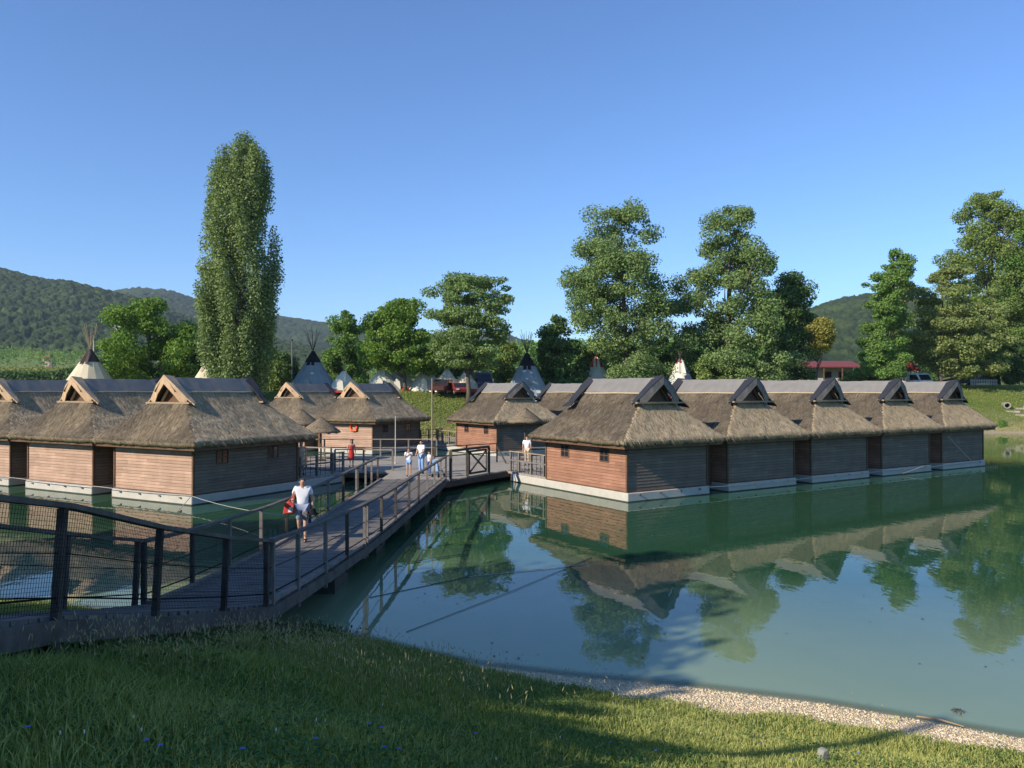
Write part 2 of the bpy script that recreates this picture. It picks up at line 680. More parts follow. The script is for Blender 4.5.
# ------------------------------------------------------------------ hills with forest canopy
def cell_bumps(X, Y, s, seed):
    x, y = X / s, Y / s
    xi, yi = np.floor(x).astype(np.int64), np.floor(y).astype(np.int64)
    best = np.full(x.shape, 9.0)
    hb = np.zeros(x.shape)

    def hsh(a, b_, k):
        nn = (a * 374761393 + b_ * 668265263 + (seed + k) * 982451653) & 0x7fffffff
        nn = ((nn ^ (nn >> 13)) * 1274126177) & 0x7fffffff
        return ((nn ^ (nn >> 16)) & 0xffff) / 65535.0
    for di in (-1, 0, 1):
        for dj in (-1, 0, 1):
            a, b_ = xi + di, yi + dj
            px, py = a + hsh(a, b_, 0), b_ + hsh(a, b_, 1)
            d = np.hypot(x - px, y - py)
            k = d < best
            best = np.where(k, d, best)
            hb = np.where(k, hsh(a, b_, 2), hb)
    return np.sqrt(np.clip(1 - (best / .85) ** 2, 0, 1)) * (.55 + .45 * hb), hb


def hill(name, ridge, y0, yr, y1, kx, ky, cell, amp, mat):
    px = np.arange(ridge[0][0], ridge[-1][0] + .1, kx)
    el = np.interp(px, [a for a, _ in ridge], [HZ - b_ for _, b_ in ridge]) / F
    ys_ = np.arange(y0, y1 + 1, ky)
    PX, Y = np.meshgrid(px, ys_)
    X = (PX - 512) / F * Y * 1.0
    EL = np.meshgrid(el, ys_)[0]
    base = ground(X, Y, False)
    t = np.clip((Y - y0) / (yr - y0), 0, 1)
    top = H + EL * yr - amp * .9
    rise = np.maximum(top - (4.8 + (yr - 135) * .04), 0)
    fold = (vnoise(X / 130, Y / 170, 3) - .5) * .30 + (vnoise(X / 55, Y / 70, 4) - .5) * .10
    prof = t * t * (3 - 2 * t) * .55 + t * .45
    z = base * (1 - t) + (4.8 + (np.minimum(Y, yr) - 135) * .04) * t + rise * np.clip(prof + fold * t * (1 - t) * 2.2, 0, 1.0)
    z = np.where(Y > yr, z - (Y - yr) * .25, z)
    cb, hb = cell_bumps(X, Y, cell, 5)
    cb2, _ = cell_bumps(X, Y, cell * .45, 9)
    clear = (((PX - 109) / 12) ** 2 + ((Y - 790) / 45) ** 2 < 1) | (((PX - 25) / 60) ** 2 + ((Y - 585) / 30) ** 2 < 1)
    z = z + np.where(clear, 0, cb * amp + cb2 * amp * .35) * np.clip(t * 10, 0, 1)
    V = np.stack([X, Y, z], -1).reshape(-1, 3)
    ny, nx = X.shape
    i = np.arange(nx * ny).reshape(ny, nx)
    q = np.stack([i[:-1, :-1], i[:-1, 1:], i[1:, 1:], i[1:, :-1]], -1).reshape(-1, 4)
    me = np_mesh(name, V, q, smooth=True, attrs={'tint': ('POINT', hb.ravel()), 'meadow': ('POINT', clear.astype(float).ravel())})
    return tag(link(name, me, None, mat), kind='structure')


m, n, b, L = nodes_of('forest_canopy')
tc = n.nodes.new('ShaderNodeTexCoord')
ov = tc.outputs['Object']
c = mixc(n, L, attr(n, 'tint'), (.032, .068, .020), (.130, .172, .052))
c = mixc(n, L, ramp(n, L, noise_node(n, L, ov, .012, 4), .35, .7), c, (.030, .055, .024))
c = mixc(n, L, ramp(n, L, noise_node(n, L, ov, .5, 5), .2, .9), (.022, .036, .014), c)
c = mixc(n, L, attr(n, 'meadow'), c, (.15, .19, .06))
L.new(c, b.inputs['Base Color'])
b.inputs['Roughness'].default_value = .95
b.inputs['Specular IOR Level'].default_value = .1
M_FOREST = m
hill('hill', [(-420, 262), (-250, 272), (-120, 258), (-30, 262), (0, 269), (18, 273), (45, 279), (70, 281), (95, 288), (130, 297), (170, 312),
              (230, 330), (300, 344), (380, 362)], 560, 1150, 1500, 1.0, 3.2, 9, 8.0, M_FOREST)
hill('hill', [(40, 330), (80, 306), (110, 291), (140, 287), (170, 290), (200, 300), (240, 310), (285, 317), (320, 322), (360, 328), (430, 334),
              (470, 330), (505, 334), (540, 345), (590, 352), (680, 350), (760, 342), (800, 340)], 1300, 2100, 2500, 1.2, 7, 13, 9.5, M_FOREST)
hill('hill', [(700, 356), (760, 338), (800, 314), (822, 305), (845, 298), (865, 294), (890, 297), (930, 300), (1000, 296), (1100, 280), (1250, 300), (1400, 330)],
     420, 900, 1200, 1.2, 3, 8, 7.0, M_FOREST)


# ------------------------------------------------------------------ trees
def leaves_mesh(name, P, N, size, tint, aspect=.75):
    """one bent leaf-cluster face per point"""
    n_ = len(P)
    up = rng.normal(size=(n_, 3))
    N = N / np.linalg.norm(N, axis=1, keepdims=True)
    T = np.cross(N, up)
    T /= np.linalg.norm(T, axis=1, keepdims=True) + 1e-9
    B = np.cross(N, T)
    s = size[:, None]
    V = np.empty((n_, 4, 3))
    V[:, 0] = P - T * s * .5
    V[:, 1] = P - B * s * .5 * aspect + N * s * .1
    V[:, 2] = P + T * s * .5
    V[:, 3] = P + B * s * .5 * aspect + N * s * .1
    i = np.arange(n_)[:, None] * 4
    tris = np.concatenate([i + np.array([[0, 1, 2]]), i + np.array([[0, 2, 3]])])
    return np_mesh(name, V.reshape(-1, 3), None, tris, attrs={'tint': ('POINT', np.repeat(tint, 4))})


def tree(name, label, Y, prof, mat, nleaf=16000, leaf=.34, clump=1.3, nclump=90, trunk_px=None, trunk_r=.3, zb=None,
         vert=.75, hollow=.35, cat='tree', group=None, limbs=9, upright=0.0, gapz=0.0, bark=None, dz=1.0):
    """prof: (y, left x, right x) outline rows in photo pixels, turned into metres at distance Y"""
    prof = sorted(prof)
    nleaf, leaf = int(nleaf * 2.1), leaf * .70
    if nclump >= 50 and not upright:
        nclump = int(nclump * 1.7)
    zs = np.array([gz(p[0], Y) for p in prof])[::-1]
    xl = np.array([gx(p[1], Y) for p in prof])[::-1]
    xr = np.array([gx(p[2], Y) for p in prof])[::-1]
    cxs, rs = (xl + xr) / 2, (xr - xl) / 2
    bx = gx(trunk_px, Y) if trunk_px else float(np.interp(zs[0], zs, cxs))
    z0 = gzf(bx, Y) if zb is None else zb
    root = thing(name, (bx, Y, z0), label, cat, group)
    # clump centres
    zz = np.linspace(zs[0], zs[-1], 200)
    rr = np.interp(zz, zs, rs)
    cdf = np.cumsum(rr + .3)
    cdf /= cdf[-1]
    cz = np.interp(rng.random(nclump), cdf, zz)
    Rz = np.interp(cz, zs, rs)
    crad = clump * (0.65 + .7 * rng.random(nclump)) * np.clip(Rz / (rs.max() * .55), .45, 1.15)
    th = rng.random(nclump) * 2 * math.pi
    rho = np.sqrt(hollow ** 2 + (1 - hollow ** 2) * rng.random(nclump))
    if upright:
        jag = .66 + .46 * vnoise(th * 3.2 + 40, cz / 5.5, int(Y)) + .12 * rng.random(nclump)
    else:
        jag = .86 + .28 * vnoise(th * 1.9 + 40 + nclump, cz / (clump * 1.6), int(Y))
    Re = np.maximum((Rz - .45 * crad) * jag, .05)
    cx = np.interp(cz, zs, cxs) + Re * rho * np.cos(th)
    cy = Re * rho * np.sin(th) * dz
    cz = np.clip(cz, zs[0] + crad * .4, zs[-1] - crad * vert * .75)
    if upright:                                    # flame-like rising shoots, each ending at its own height
        ns_ = nclump // 8
        st_ = rng.integers(0, ns_, nclump)
        z_s = zs[0] + (zs[-1] - zs[0]) * (rng.random(ns_) ** 1.25 * .92 - .08)
        len_ = np.minimum(3.5 + 4.5 * rng.random(ns_), np.maximum(zs[-1] - .6 - z_s, 1.0))
        th_s, rh_s = rng.random(ns_) * 2 * math.pi, .22 + .79 * np.sqrt(rng.random(ns_))
        u_ = rng.random(nclump)
        cz = np.clip(z_s[st_] + u_ * len_[st_], zs[0] + .3, zs[-1] - .9)
        Rz = np.interp(cz, zs, rs)
        crad = clump * (1.25 - .75 * u_) * np.clip(Rz / (rs.max() * .55), .5, 1.1)
        Re = np.maximum(Rz - .55 * crad, .05) * rh_s[st_] * (.92 + .10 * u_)
        cx = np.interp(cz, zs, cxs) + Re * np.cos(th_s[st_]) + rng.normal(size=nclump) * .16
        cy = Re * np.sin(th_s[st_]) + rng.normal(size=nclump) * .16
    nt = max(3, nclump // 14)                     # leading shoots near the top
    tz = zs[-1] - (zs[-1] - zs[0]) * .22 * rng.random(nt) ** 1.3
    cz[-nt:] = tz - .5 * clump * .6
    cx[-nt:] = np.interp(tz, zs, cxs) + rng.normal(size=nt) * .35 * np.interp(tz, zs, rs)
    cy[-nt:] = rng.normal(size=nt) * .35 * np.interp(tz, zs, rs)
    crad[-nt:] = clump * (.62 if not upright else .8)
    C = np.stack([cx, Y + cy, cz], -1)
    if not upright and nclump >= 50:
        nb = int(nclump / 2.2)
        Bq, br = C[:nb], crad[:nb] * 1.35
        par = rng.integers(0, nb, nclump)
        off_ = rng.normal(size=(nclump, 3)) * .62
        off_[:, 2] = off_[:, 2] * .45 - .12 * np.hypot(off_[:, 0], off_[:, 1])
        C2 = Bq[par] + off_ * br[par][:, None]
        R2 = np.interp(C2[:, 2], zs, rs)
        dx_ = C2[:, 0] - np.interp(C2[:, 2], zs, cxs)
        dy_ = C2[:, 1] - Y
        q_ = np.hypot(dx_, dy_) / np.maximum(R2 * 1.0, .1)
        f_ = np.where(q_ > 1, 1 / q_, 1)
        C2[:, 0] -= dx_ * (1 - f_)
        C2[:, 1] -= dy_ * (1 - f_)
        C2[:, 2] = np.clip(C2[:, 2], zs[0] + .3, zs[-1] - .5)
        C2[-nt:] = C[-nt:]
        C = C2
        crad = crad * .72
    w_ = crad ** 2
    idx = rng.choice(nclump, nleaf, p=w_ / w_.sum())
    D = rng.normal(size=(nleaf, 3))
    D /= np.linalg.norm(D, axis=1, keepdims=True)
    rad = (.35 + .65 * rng.random(nleaf) ** .55) + rng.normal(size=nleaf) * .10
    off = D * (rad * crad[idx])[:, None]
    off[:, 2] *= vert
    if upright:
        off[:, 2] *= 1 + upright
    P = C[idx] + off
    Nn = D * .8 + rng.normal(size=(nleaf, 3)) * .7 + np.array([0, 0, .35])
    tint = np.clip(.5 + .28 * rng.normal(size=nleaf) + .30 * (rng.random(nclump) - .5)[idx], 0, 1)
    me = leaves_mesh('crown', P - np.array([bx, Y, z0]), Nn, leaf * (.6 + .8 * rng.random(nleaf)), tint)
    link('crown', me, root, mat)
    # trunk and limbs
    mb = MB()
    topz = zs[0] + (zs[-1] - zs[0]) * .85
    pts, rad_ = [], []
    for k in range(9):
        t = k / 8
        z = z0 - .2 + (topz - z0 + .2) * t
        x = bx * (1 - t) + float(np.interp(topz, zs, cxs)) * t + (0 if k == 0 else random.uniform(-.12, .12))
        pts.append((x - bx, random.uniform(-.1, .1) * (k > 0), z - z0))
        rad_.append(trunk_r * (1.25 if k == 0 else 1) * (1 - .88 * t))
    mb.tube(pts, rad_, 8)
    for k in range(limbs):
        j = random.randrange(nclump)
        e = Vector((C[j][0] - bx, C[j][1] - Y, C[j][2] - z0))
        hgt = max(.12, min(.85, (e.z * random.uniform(.45, .8)) / max(topz - z0, .1)))
        a = Vector(pts[0]).lerp(Vector(pts[-1]), hgt)
        q = a.lerp(e, .5) + Vector((random.uniform(-.3, .3), random.uniform(-.3, .3), .1))
        r0 = trunk_r * (1 - .88 * hgt) * .5
        mb.tube([a, q, e], [r0, r0 * .65, r0 * .22], 6)
    mb.build('trunk', bark or M_BARK, root, smooth=True)
    return root


L_POPLAR = leafy('poplar_leaf', (.110, .175, .050), (.330, .390, .150), .25)
L_BRIGHT = leafy('bright_maple_leaf', (0.095, 0.183, 0.032), (0.262, 0.372, 0.085), .35)
L_GREEN = leafy('mid_green_leaf', (0.094, 0.182, 0.039), (0.226, 0.344, 0.088), .3)
L_DARK = leafy('dark_green_leaf', (0.054, 0.113, 0.029), (0.143, 0.226, 0.068), .22)
L_SILVER = leafy('silvery_leaf', (0.107, 0.183, 0.051), (0.275, 0.354, 0.134), .28)
L_OLIVE = leafy('olive_leaf', (0.104, 0.171, 0.037), (0.275, 0.336, 0.098), .3)
L_ACACIA = leafy('acacia_leaf', (0.122, 0.183, 0.049), (0.323, 0.354, 0.128), .3)
L_YELLOW = leafy('yellowing_leaf', (.17, .18, .035), (.38, .34, .09), .3)

tree('poplar_tree', 'tall narrow columnar poplar towering over the left huts', 85,
     [(140, 236, 252), (150, 226, 264), (160, 214, 271), (185, 209, 274), (205, 202, 274), (225, 198, 275), (255, 199, 278), (290, 197, 281), (320, 198, 279), (345, 199, 276), (366, 204, 270), (382, 215, 262)],
     L_POPLAR, 56000, .33, .85, 1100, 240, .45, vert=1.7, hollow=.5, limbs=14, upright=.15)
tree('round_tree', 'broad bright green tree beside the cream tipi, left of the tall poplar', 95,
     [(299, 136, 165), (308, 122, 180), (320, 113, 186), (335, 108, 192), (350, 104, 197), (364, 103, 196), (378, 108, 190), (388, 116, 184)],
     L_BRIGHT, 17000, .42, 1.5, 75, 150, .3)
tree('conical_tree', 'narrow dark pointed tree left of the pale green maple', 105,
     [(310, 343, 348), (322, 334, 357), (340, 330, 364), (356, 326, 368), (372, 326, 370), (388, 332, 366)],
     L_GREEN, 9000, .4, 1.1, 60, 347, .22)
tree('maple_tree', 'pale green leafy maple with bare trunk in front of cream tents', 91,
     [(297, 398, 406), (306, 385, 415), (316, 375, 424), (330, 366, 430), (346, 363, 436), (356, 362, 437), (366, 372, 434), (372, 384, 428)],
     L_BRIGHT, 17000, .38, 1.25, 85, 406, .24, limbs=12)
tree('ash_tree', 'tall airy ash tree with layered spreading crown behind the tents', 86,
     [(272, 455, 496), (280, 436, 504), (292, 430, 507), (302, 440, 508), (316, 432, 511), (330, 440, 512), (345, 430, 508), (358, 434, 500), (367, 444, 490)],
     L_SILVER, 18000, .34, 1.2, 105, 468, .3, vert=.5, hollow=.2, limbs=30)
tree('conical_tree', 'small dark pointed tree right of the grey-blue tipi', 93,
     [(315, 553, 558), (328, 546, 567), (342, 543, 574), (358, 541, 582), (374, 540, 587), (388, 544, 588)],
     L_DARK, 11000, .38, 1.1, 60, 562, .24)
tree('tall_tree', 'left of the two tallest broad trees behind the right huts, crown round topped', 91,
     [(206, 608, 634), (214, 590, 648), (228, 583, 658), (246, 584, 660), (262, 574, 664), (280, 566, 668), (296, 572, 668), (312, 575, 666), (330, 582, 668), (350, 588, 668), (370, 592, 666), (386, 600, 660)],
     L_SILVER, 32000, .36, 1.5, 150, 628, .45, hollow=.4, limbs=14)
tree('tall_tree', 'right one of the two tallest broad trees behind the huts, crown with a narrow tip', 92,
     [(203, 720, 738), (212, 714, 746), (228, 710, 752), (246, 698, 764), (262, 684, 770), (280, 676, 772), (300, 672, 776), (320, 672, 780), (340, 676, 786), (360, 682, 790), (378, 690, 788), (388, 700, 780)],
     L_SILVER, 36000, .36, 1.5, 165, 727, .45, hollow=.4, limbs=16)
tree('dark_tree', 'dark dense tree standing against the right side of the tallest trees', 95,
     [(274, 790, 799), (286, 782, 806), (302, 776, 812), (320, 770, 816), (340, 770, 816), (360, 772, 812), (380, 780, 806)],
     L_DARK, 16000, .38, 1.35, 80, 797, .3)
tree('autumn_tree', 'small tree with yellowing leaves beside the red roofed house', 93,
     [(318, 816, 826), (328, 810, 834), (340, 808, 834), (350, 808, 824)],
     L_YELLOW, 2600, .36, .8, 26, 813, .14)
tree('slim_tree', 'slim upright tree with feathery top right of the red roofed house', 100,
     [(250, 886, 896), (258, 876, 905), (270, 868, 908), (284, 866, 908), (300, 872, 906), (318, 868, 904), (338, 862, 906), (358, 856, 902), (376, 858, 896)],
     L_GREEN, 17000, .36, 1.1, 95, 884, .26, vert=.6, hollow=.3, limbs=14)
tree('acacia_tree', 'brownish green acacia with flat sprays in front of the huge right hand tree', 105,
     [(267, 934, 958), (276, 916, 972), (292, 902, 984), (310, 896, 990), (330, 892, 998), (346, 896, 1004), (358, 926, 1004), (368, 936, 1000), (376, 946, 990)],
     L_ACACIA, 22000, .40, 1.4, 120, 940, .3, vert=.5, hollow=.25, limbs=28)
tree('huge_tree', 'huge spreading tree rising above the grassy bank at the right', 121,
     [(190, 984, 1000), (200, 972, 1008), (215, 962, 1016), (235, 955, 1030), (255, 946, 1040), (275, 938, 1052), (300, 935, 1056), (325, 938, 1056), (350, 945, 1052), (372, 955, 1046)],
     L_OLIVE, 42000, .42, 1.6, 260, 996, .6, hollow=.35, limbs=34)
tree('huge_tree', 'bushy tree cut by the right edge of the photo beside the huge tree', 116,
     [(205, 1030, 1050), (225, 1018, 1072), (250, 1010, 1085), (280, 1004, 1090), (310, 1002, 1094), (340, 1004, 1092), (362, 1008, 1086), (378, 1014, 1080)],
     L_GREEN, 34000, .42, 1.6, 220, 1045, .55, hollow=.35, limbs=26)

# bushes and hedges on the far bank
shr = [('dark shrub between the round tree and the poplar', 98, [(345, 182, 200), (360, 176, 206), (376, 176, 208), (390, 180, 206)], L_DARK, 5000),
       ('low dark shrub behind the poplar trunk, right side', 98, [(350, 258, 285), (362, 252, 296), (376, 252, 302), (390, 256, 300)], L_DARK, 6000),
       ('light shrub in front of the far grey pole', 94, [(362, 264, 284), (372, 260, 290), (384, 262, 292), (392, 266, 288)], L_OLIVE, 2600),
       ('drooping willow shrub between the ash tree and the grey-blue tipi', 100, [(342, 502, 516), (352, 496, 520), (366, 492, 520), (380, 492, 518), (390, 496, 514)], L_OLIVE, 4500),
       ('dark shrub behind the ash tree trunk', 106, [(338, 420, 452), (352, 414, 490), (368, 416, 496), (376, 424, 490)], L_DARK, 8000),
       ('olive shrub filling the gap right of the small dark pointed tree', 99, [(344, 584, 602), (358, 578, 610), (374, 578, 614), (388, 582, 612)], L_OLIVE, 5000),
       ('dark shrub behind the striped red and white tipi', 104, [(335, 655, 690), (352, 648, 705), (372, 648, 712), (388, 652, 708)], L_DARK, 8000),
       ('olive shrub under the right tallest tree', 90, [(356, 700, 740), (368, 690, 764), (380, 688, 776), (392, 690, 778)], L_OLIVE, 9000),
       ('round light shrub beside the red roofed house', 106, [(372, 848, 858), (378, 844, 864), (386, 842, 866), (391, 844, 864)], L_OLIVE, 2200),
       ('leafy shrub at the foot of the slim upright tree', 110, [(345, 868, 890), (358, 858, 900), (372, 854, 904), (386, 856, 902)], L_GREEN, 6500),
       ('dark shrub under the acacia sprays', 118, [(348, 936, 960), (360, 925, 985), (374, 925, 992), (384, 930, 988)], L_DARK, 6000),
       ('dark shrub under the huge tree at the frame edge', 114, [(340, 995, 1030), (355, 985, 1050), (370, 985, 1055), (382, 990, 1050)], L_DARK, 8000),
       ]
for lb, Y, pr, mt, nl in shr:
    tree('shrub', lb, Y, pr, mt, nl, .36, .8, 36, None, .08, cat='shrub', limbs=6)

# far-off wood along the plateau, and the crop strip at the left
xw = rng.uniform(-40, 170, 2600)
yw = 225 + rng.uniform(0, 40, 2600)
ppx = 512 + 770 * xw / yw
keep_ = (ppx < 775) | (ppx > 880)
xw, yw = xw[keep_], yw[keep_]
xw = np.concatenate([xw, rng.uniform(-330, -205, 60), rng.uniform(-420, -230, 90)])
yw = np.concatenate([yw, rng.uniform(395, 412, 60), rng.uniform(455, 470, 90)])
hw = 6 + 5 * rng.random(len(xw)) + 4 * vnoise(xw / 14, yw * 0, 3)
k = 40
Pw = np.stack([np.repeat(xw, k) + rng.normal(size=len(xw) * k) * 2.0, np.repeat(yw, k) + rng.normal(size=len(xw) * k) * 1.6, np.zeros(len(xw) * k)], -1)
Pw[:, 2] = ground(Pw[:, 0], Pw[:, 1], False) + np.repeat(hw, k) * np.sqrt(rng.random(len(xw) * k)) * .95
tag(link('distant_wood', leaves_mesh('distant_wood', Pw, rng.normal(size=Pw.shape) + [0, -.5, .5], .9 * (.6 + .8 * rng.random(len(Pw))), np.clip(.5 + .3 * rng.normal(size=len(Pw)), 0, 1)), None, L_GREEN),
    'distant wood of mixed green trees below the hills', kind='stuff')
nc = 60000
Pc = np.stack([rng.uniform(-260, -60, nc), 240 + 90 * rng.random(nc), np.zeros(nc)], -1)
Pc[:, 2] = ground(Pc[:, 0], Pc[:, 1], False) + rng.random(nc) * 2.6
tag(link('crop_field', leaves_mesh('crop_field', Pc, rng.normal(size=Pc.shape) + [0, -.4, .8], .8 * (.6 + .8 * rng.random(nc)), rng.random(nc)), None,
         leafy('crop_leaf', (.17, .20, .05), (.34, .34, .11), .3)), 'pale green crop field below the wooded hill', kind='stuff')
nh = 30000
Ph = np.stack([rng.uniform(-260, -90, nh), 205 + 6 * rng.random(nh), np.zeros(nh)], -1)
Ph[:, 2] = ground(Ph[:, 0], Ph[:, 1], False) + rng.random(nh) * (2.2 + 1.6 * vnoise(Ph[:, 0] / 9, Ph[:, 0] * 0, 4))
tag(link('hedge', leaves_mesh('hedge', Ph, rng.normal(size=Ph.shape) + [0, -.4, .5], .7 * (.6 + .8 * rng.random(nh)), rng.random(nh)), None, L_DARK),
    'long dark hedge in front of the pale crop field', 'hedge')

nb_ = 170000
Xb = np.concatenate([rng.uniform(-16, 4, nb_ // 2), rng.uniform(42, 100, nb_ // 2)])
Yb = np.interp(Xb, FX, FY) + .6 + 30 * rng.random(nb_) ** 1.2
kb = rng.random(nb_) < .35 + .65 * vnoise(Xb * .7, Yb * .7, 91)
Pb = np.stack([Xb, Yb, ground(Xb, Yb) + .02 + .22 * rng.random(nb_) ** 2], -1)[kb]
tag(link('bank_grass', leaves_mesh('bank_grass', Pb, rng.normal(size=Pb.shape) * .8 + [-.3, -.5, .6], .08 + .14 * rng.random(len(Pb)), np.clip(.35 + .35 * vnoise(Pb[:, 0] * .35, Pb[:, 1] * .35, 92) + .22 * rng.normal(size=len(Pb)) + .35 * np.clip(1 - Pb[:, 2] / 2.6, 0, 1), 0, 1), .5), None,
         leafy('bank_grass_blade', (.10, .165, .03), (.34, .34, .11), .25, .8)), 'tufty grass on the far bank above the water', kind='stuff')

# unseen trees added on the near bank, placed and sized to shade the foreground
for lb, X, Y, z, zt, rad in (('unseen leafy tree added for shade on the near bank, left of the boardwalk ramp', -11.8, -13.8, 2.5, 15.0, 5.8),
                             ('second unseen leafy tree added for shade on the near bank, farther along the shore', -10.5, -24.9, 2.2, 13.6, 4.5),
                             ('third unseen leafy tree added for shade on the near bank, nearest the ramp head', -10.2, -5.2, 3.2, 8.75, 3.9),
                             ('fourth unseen leafy tree added for shade on the near bank, between the first and third', -12.0, -10.0, 2.8, 11.9, 4.2)):
    # placed by distance towards the sun and across it
    sh = Vector((SUN.x, SUN.y)).normalized()
    X, Y = -sh.x * X - sh.y * Y, -sh.y * X + sh.x * Y
    root = thing('shade_tree', (X, Y, gzf(X, Y)), lb, 'tree')
    ncl = 130
    C = rng.normal(size=(ncl, 3))
    C /= np.linalg.norm(C, axis=1, keepdims=True)
    C *= (rng.random(ncl) ** .4)[:, None]
    C = C * np.array([rad - .9, rad - .9, (zt - z) / 2 - .7]) + np.array([0, 0, (zt + z) / 2 + .6])
    nl = 30000
    ix = rng.integers(0, ncl, nl)
    D = rng.normal(size=(nl, 3))
    D /= np.linalg.norm(D, axis=1, keepdims=True)
    P = C[ix] + D * (1.25 * (.4 + .6 * rng.random(nl)))[:, None]
    g0 = gzf(X, Y)
    link('crown', leaves_mesh('crown', P - [0, 0, g0], D + rng.normal(size=D.shape) * .6, .38 * (.6 + .8 * rng.random(nl)), rng.random(nl)), root, L_GREEN)
    mb = MB()
    mb.tube([(0, 0, -.3), (.1, 0, 2), (0, .1, 5), (0, 0, 9)], [.4, .32, .22, .08], 8)
    for q in range(8):
        e = C[q] - [0, 0, g0]
        mb.tube([(0, 0, 2.2 + q * .5), tuple(e * [.5, .5, .8]), tuple(e)], [.14, .09, .03], 6)
    mb.build('trunk', M_BARK, root, smooth=True)


# ------------------------------------------------------------------ floating huts
EAVE, RIDGE = 2.66, 5.36
HUT_D = 6.0


def roof_mesh(pitch, d, seed, grey):
    """thatched hip roof with gablets, local x across, y deep; reed strands lie on it"""
    r = np.random.default_rng(seed)
    hs = pitch / 2 + .02
    gf = .75
    ov = .62

    def side(x):
        u = np.clip(1 - np.abs(x) / hs, 0, 1)
        return EAVE + (RIDGE - EAVE) * (u - .10 * np.sin(np.pi * u) * .6)

    def hipz(y):
        y2 = np.minimum(y, d - y)
        u = (y2 + ov) / (gf + ov)
        return EAVE + (4.30 - EAVE) * (u - .05 * np.sin(np.pi * np.clip(u, 0, 1)))

    def zf(x, y, hip):
        z = side(x)
        if hip:
            z = np.minimum(z, hipz(y))
        nz = (vnoise(x * 2.2 + 9 * seed, y * 2.2, 1) - .5) * .05 + (vnoise(x * 7, y * 7 + 5 * seed, 2) - .5) * .035 + (vnoise(x * 18, y * 18, 3) - .5) * .025
        return z + nz
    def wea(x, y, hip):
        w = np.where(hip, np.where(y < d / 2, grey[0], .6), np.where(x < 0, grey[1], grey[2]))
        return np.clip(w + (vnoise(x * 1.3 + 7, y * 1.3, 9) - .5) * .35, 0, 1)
    xs_ = np.linspace(-hs, hs, 57)
    V, Q, UV, WE = [], [], [], []
    base = 0

    def patch(ys_, hip):
        nonlocal base
        X, Y = np.meshgrid(xs_, ys_)
        Z = zf(X, Y, hip)
        # ragged eave ends
        if hip:
            edge = (np.abs(Y + ov) < 1e-6) | (np.abs(Y - d - ov) < 1e-6)
            Z = np.where(edge, Z - .03, Z)
        ny, nx = X.shape
        V.append(np.stack([X, Y, Z], -1).reshape(-1, 3))
        i = base + np.arange(nx * ny).reshape(ny, nx)
        q = np.stack([i[:-1, :-1], i[:-1, 1:], i[1:, 1:], i[1:, :-1]], -1).reshape(-1, 4)
        Q.append(q)
        is_hip = (np.minimum(hipz(Y), 99) < side(X)) & hip
        ih = is_hip[:-1, :-1].ravel()
        Xf, Yf = X.ravel(), Y.ravel()
        ql = q - base
        xu, yu = Xf[ql], Yf[ql]
        u = np.where(ih[:, None], xu, yu + 40)
        v = np.where(ih[:, None], yu * 1.55, np.abs(xu) * 1.32)
        UV.append(np.stack([u, v], -1).reshape(-1, 2))
        xc_, yc_ = Xf[ql].mean(1), Yf[ql].mean(1)
        WE.append(wea(xc_, yc_, ih))
        base += nx * ny
        return i
    iA = patch(np.linspace(-ov, gf, 13), True)
    iB = patch(np.linspace(gf, d - gf, 38), False)
    iC = patch(np.linspace(d - gf, d + ov, 13), True)
    # thick eave: skirt + underside
    ring = list(iA[0]) + list(iA[1:, -1]) + list(iB[1:, -1]) + list(iC[1:, -1]) + list(iC[-1, -2::-1]) + list(iC[-2::-1, 0]) + list(iB[-2::-1, 0]) + list(iA[-2:0:-1, 0])
    allv = np.concatenate(V)
    top = allv[ring]
    low = top.copy()
    low[:, 2] -= .20 + .05 * vnoise(top[:, 0] * 5, top[:, 1] * 5, 6)
    low[:, 0] *= (hs - .10) / hs
    low[:, 1] = (low[:, 1] - d / 2) * ((d / 2 + ov - .12) / (d / 2 + ov)) + d / 2
    inner = low.copy()
    inner[:, 0] = np.clip(inner[:, 0], -hs + .75, hs - .75)
    inner[:, 1] = np.clip(inner[:, 1], .12, d - .12)
    inner[:, 2] = EAVE + .12
    V += [low, inner]
    nr = len(ring)
    b1 = base
    b2 = base + nr
    sk = []
    for k in range(nr):
        k2 = (k + 1) % nr
        sk.append((ring[k2], ring[k], b1 + k, b1 + k2))
        sk.append((b1 + k2, b1 + k, b2 + k, b2 + k2))
    Q.append(np.array(sk))
    WE.append(np.full(len(sk), .6))
    UV.append(np.tile(np.array([[0, 0], [.1, 0], [.1, .3], [0, .3]]), (len(sk), 1)) + np.repeat(np.arange(len(sk)) * .05, 4)[:, None])
    base = b2 + nr
    # loose reed strands
    ns = 7500
    y = r.uniform(-ov, d + ov, ns)
    x = r.uniform(-hs, hs, ns)
    hip = (y < gf) | (y > d - gf)
    hz, sz = hipz(y), side(x)
    ishp = hip & (hz < sz)
    z = np.where(hip, np.minimum(hz, sz), sz) + (vnoise(x * 2.2 + 9 * seed, y * 2.2, 1) - .5) * .05 + .012
    dx = np.where(ishp, 0, np.sign(x))
    dy = np.where(ishp, np.where(y < d / 2, -1, 1), 0)
    sl = np.where(ishp, 1.2, .86)
    ln = r.uniform(.22, .55, ns)
    j = r.normal(size=ns) * .16
    hx, hy = dx - dy * j, dy + dx * j
    P0 = np.stack([x, y, z], -1)
    P1 = P0 + np.stack([hx * ln * .72, hy * ln * .6, -sl * ln * np.where(ishp, .6, .72) + r.uniform(.006, .032, ns)], -1)
    lat = np.stack([-hy, hx, 0 * hx], -1) * (r.uniform(.006, .014, ns))[:, None]
    k0 = base
    SV = np.empty((ns, 3, 3))
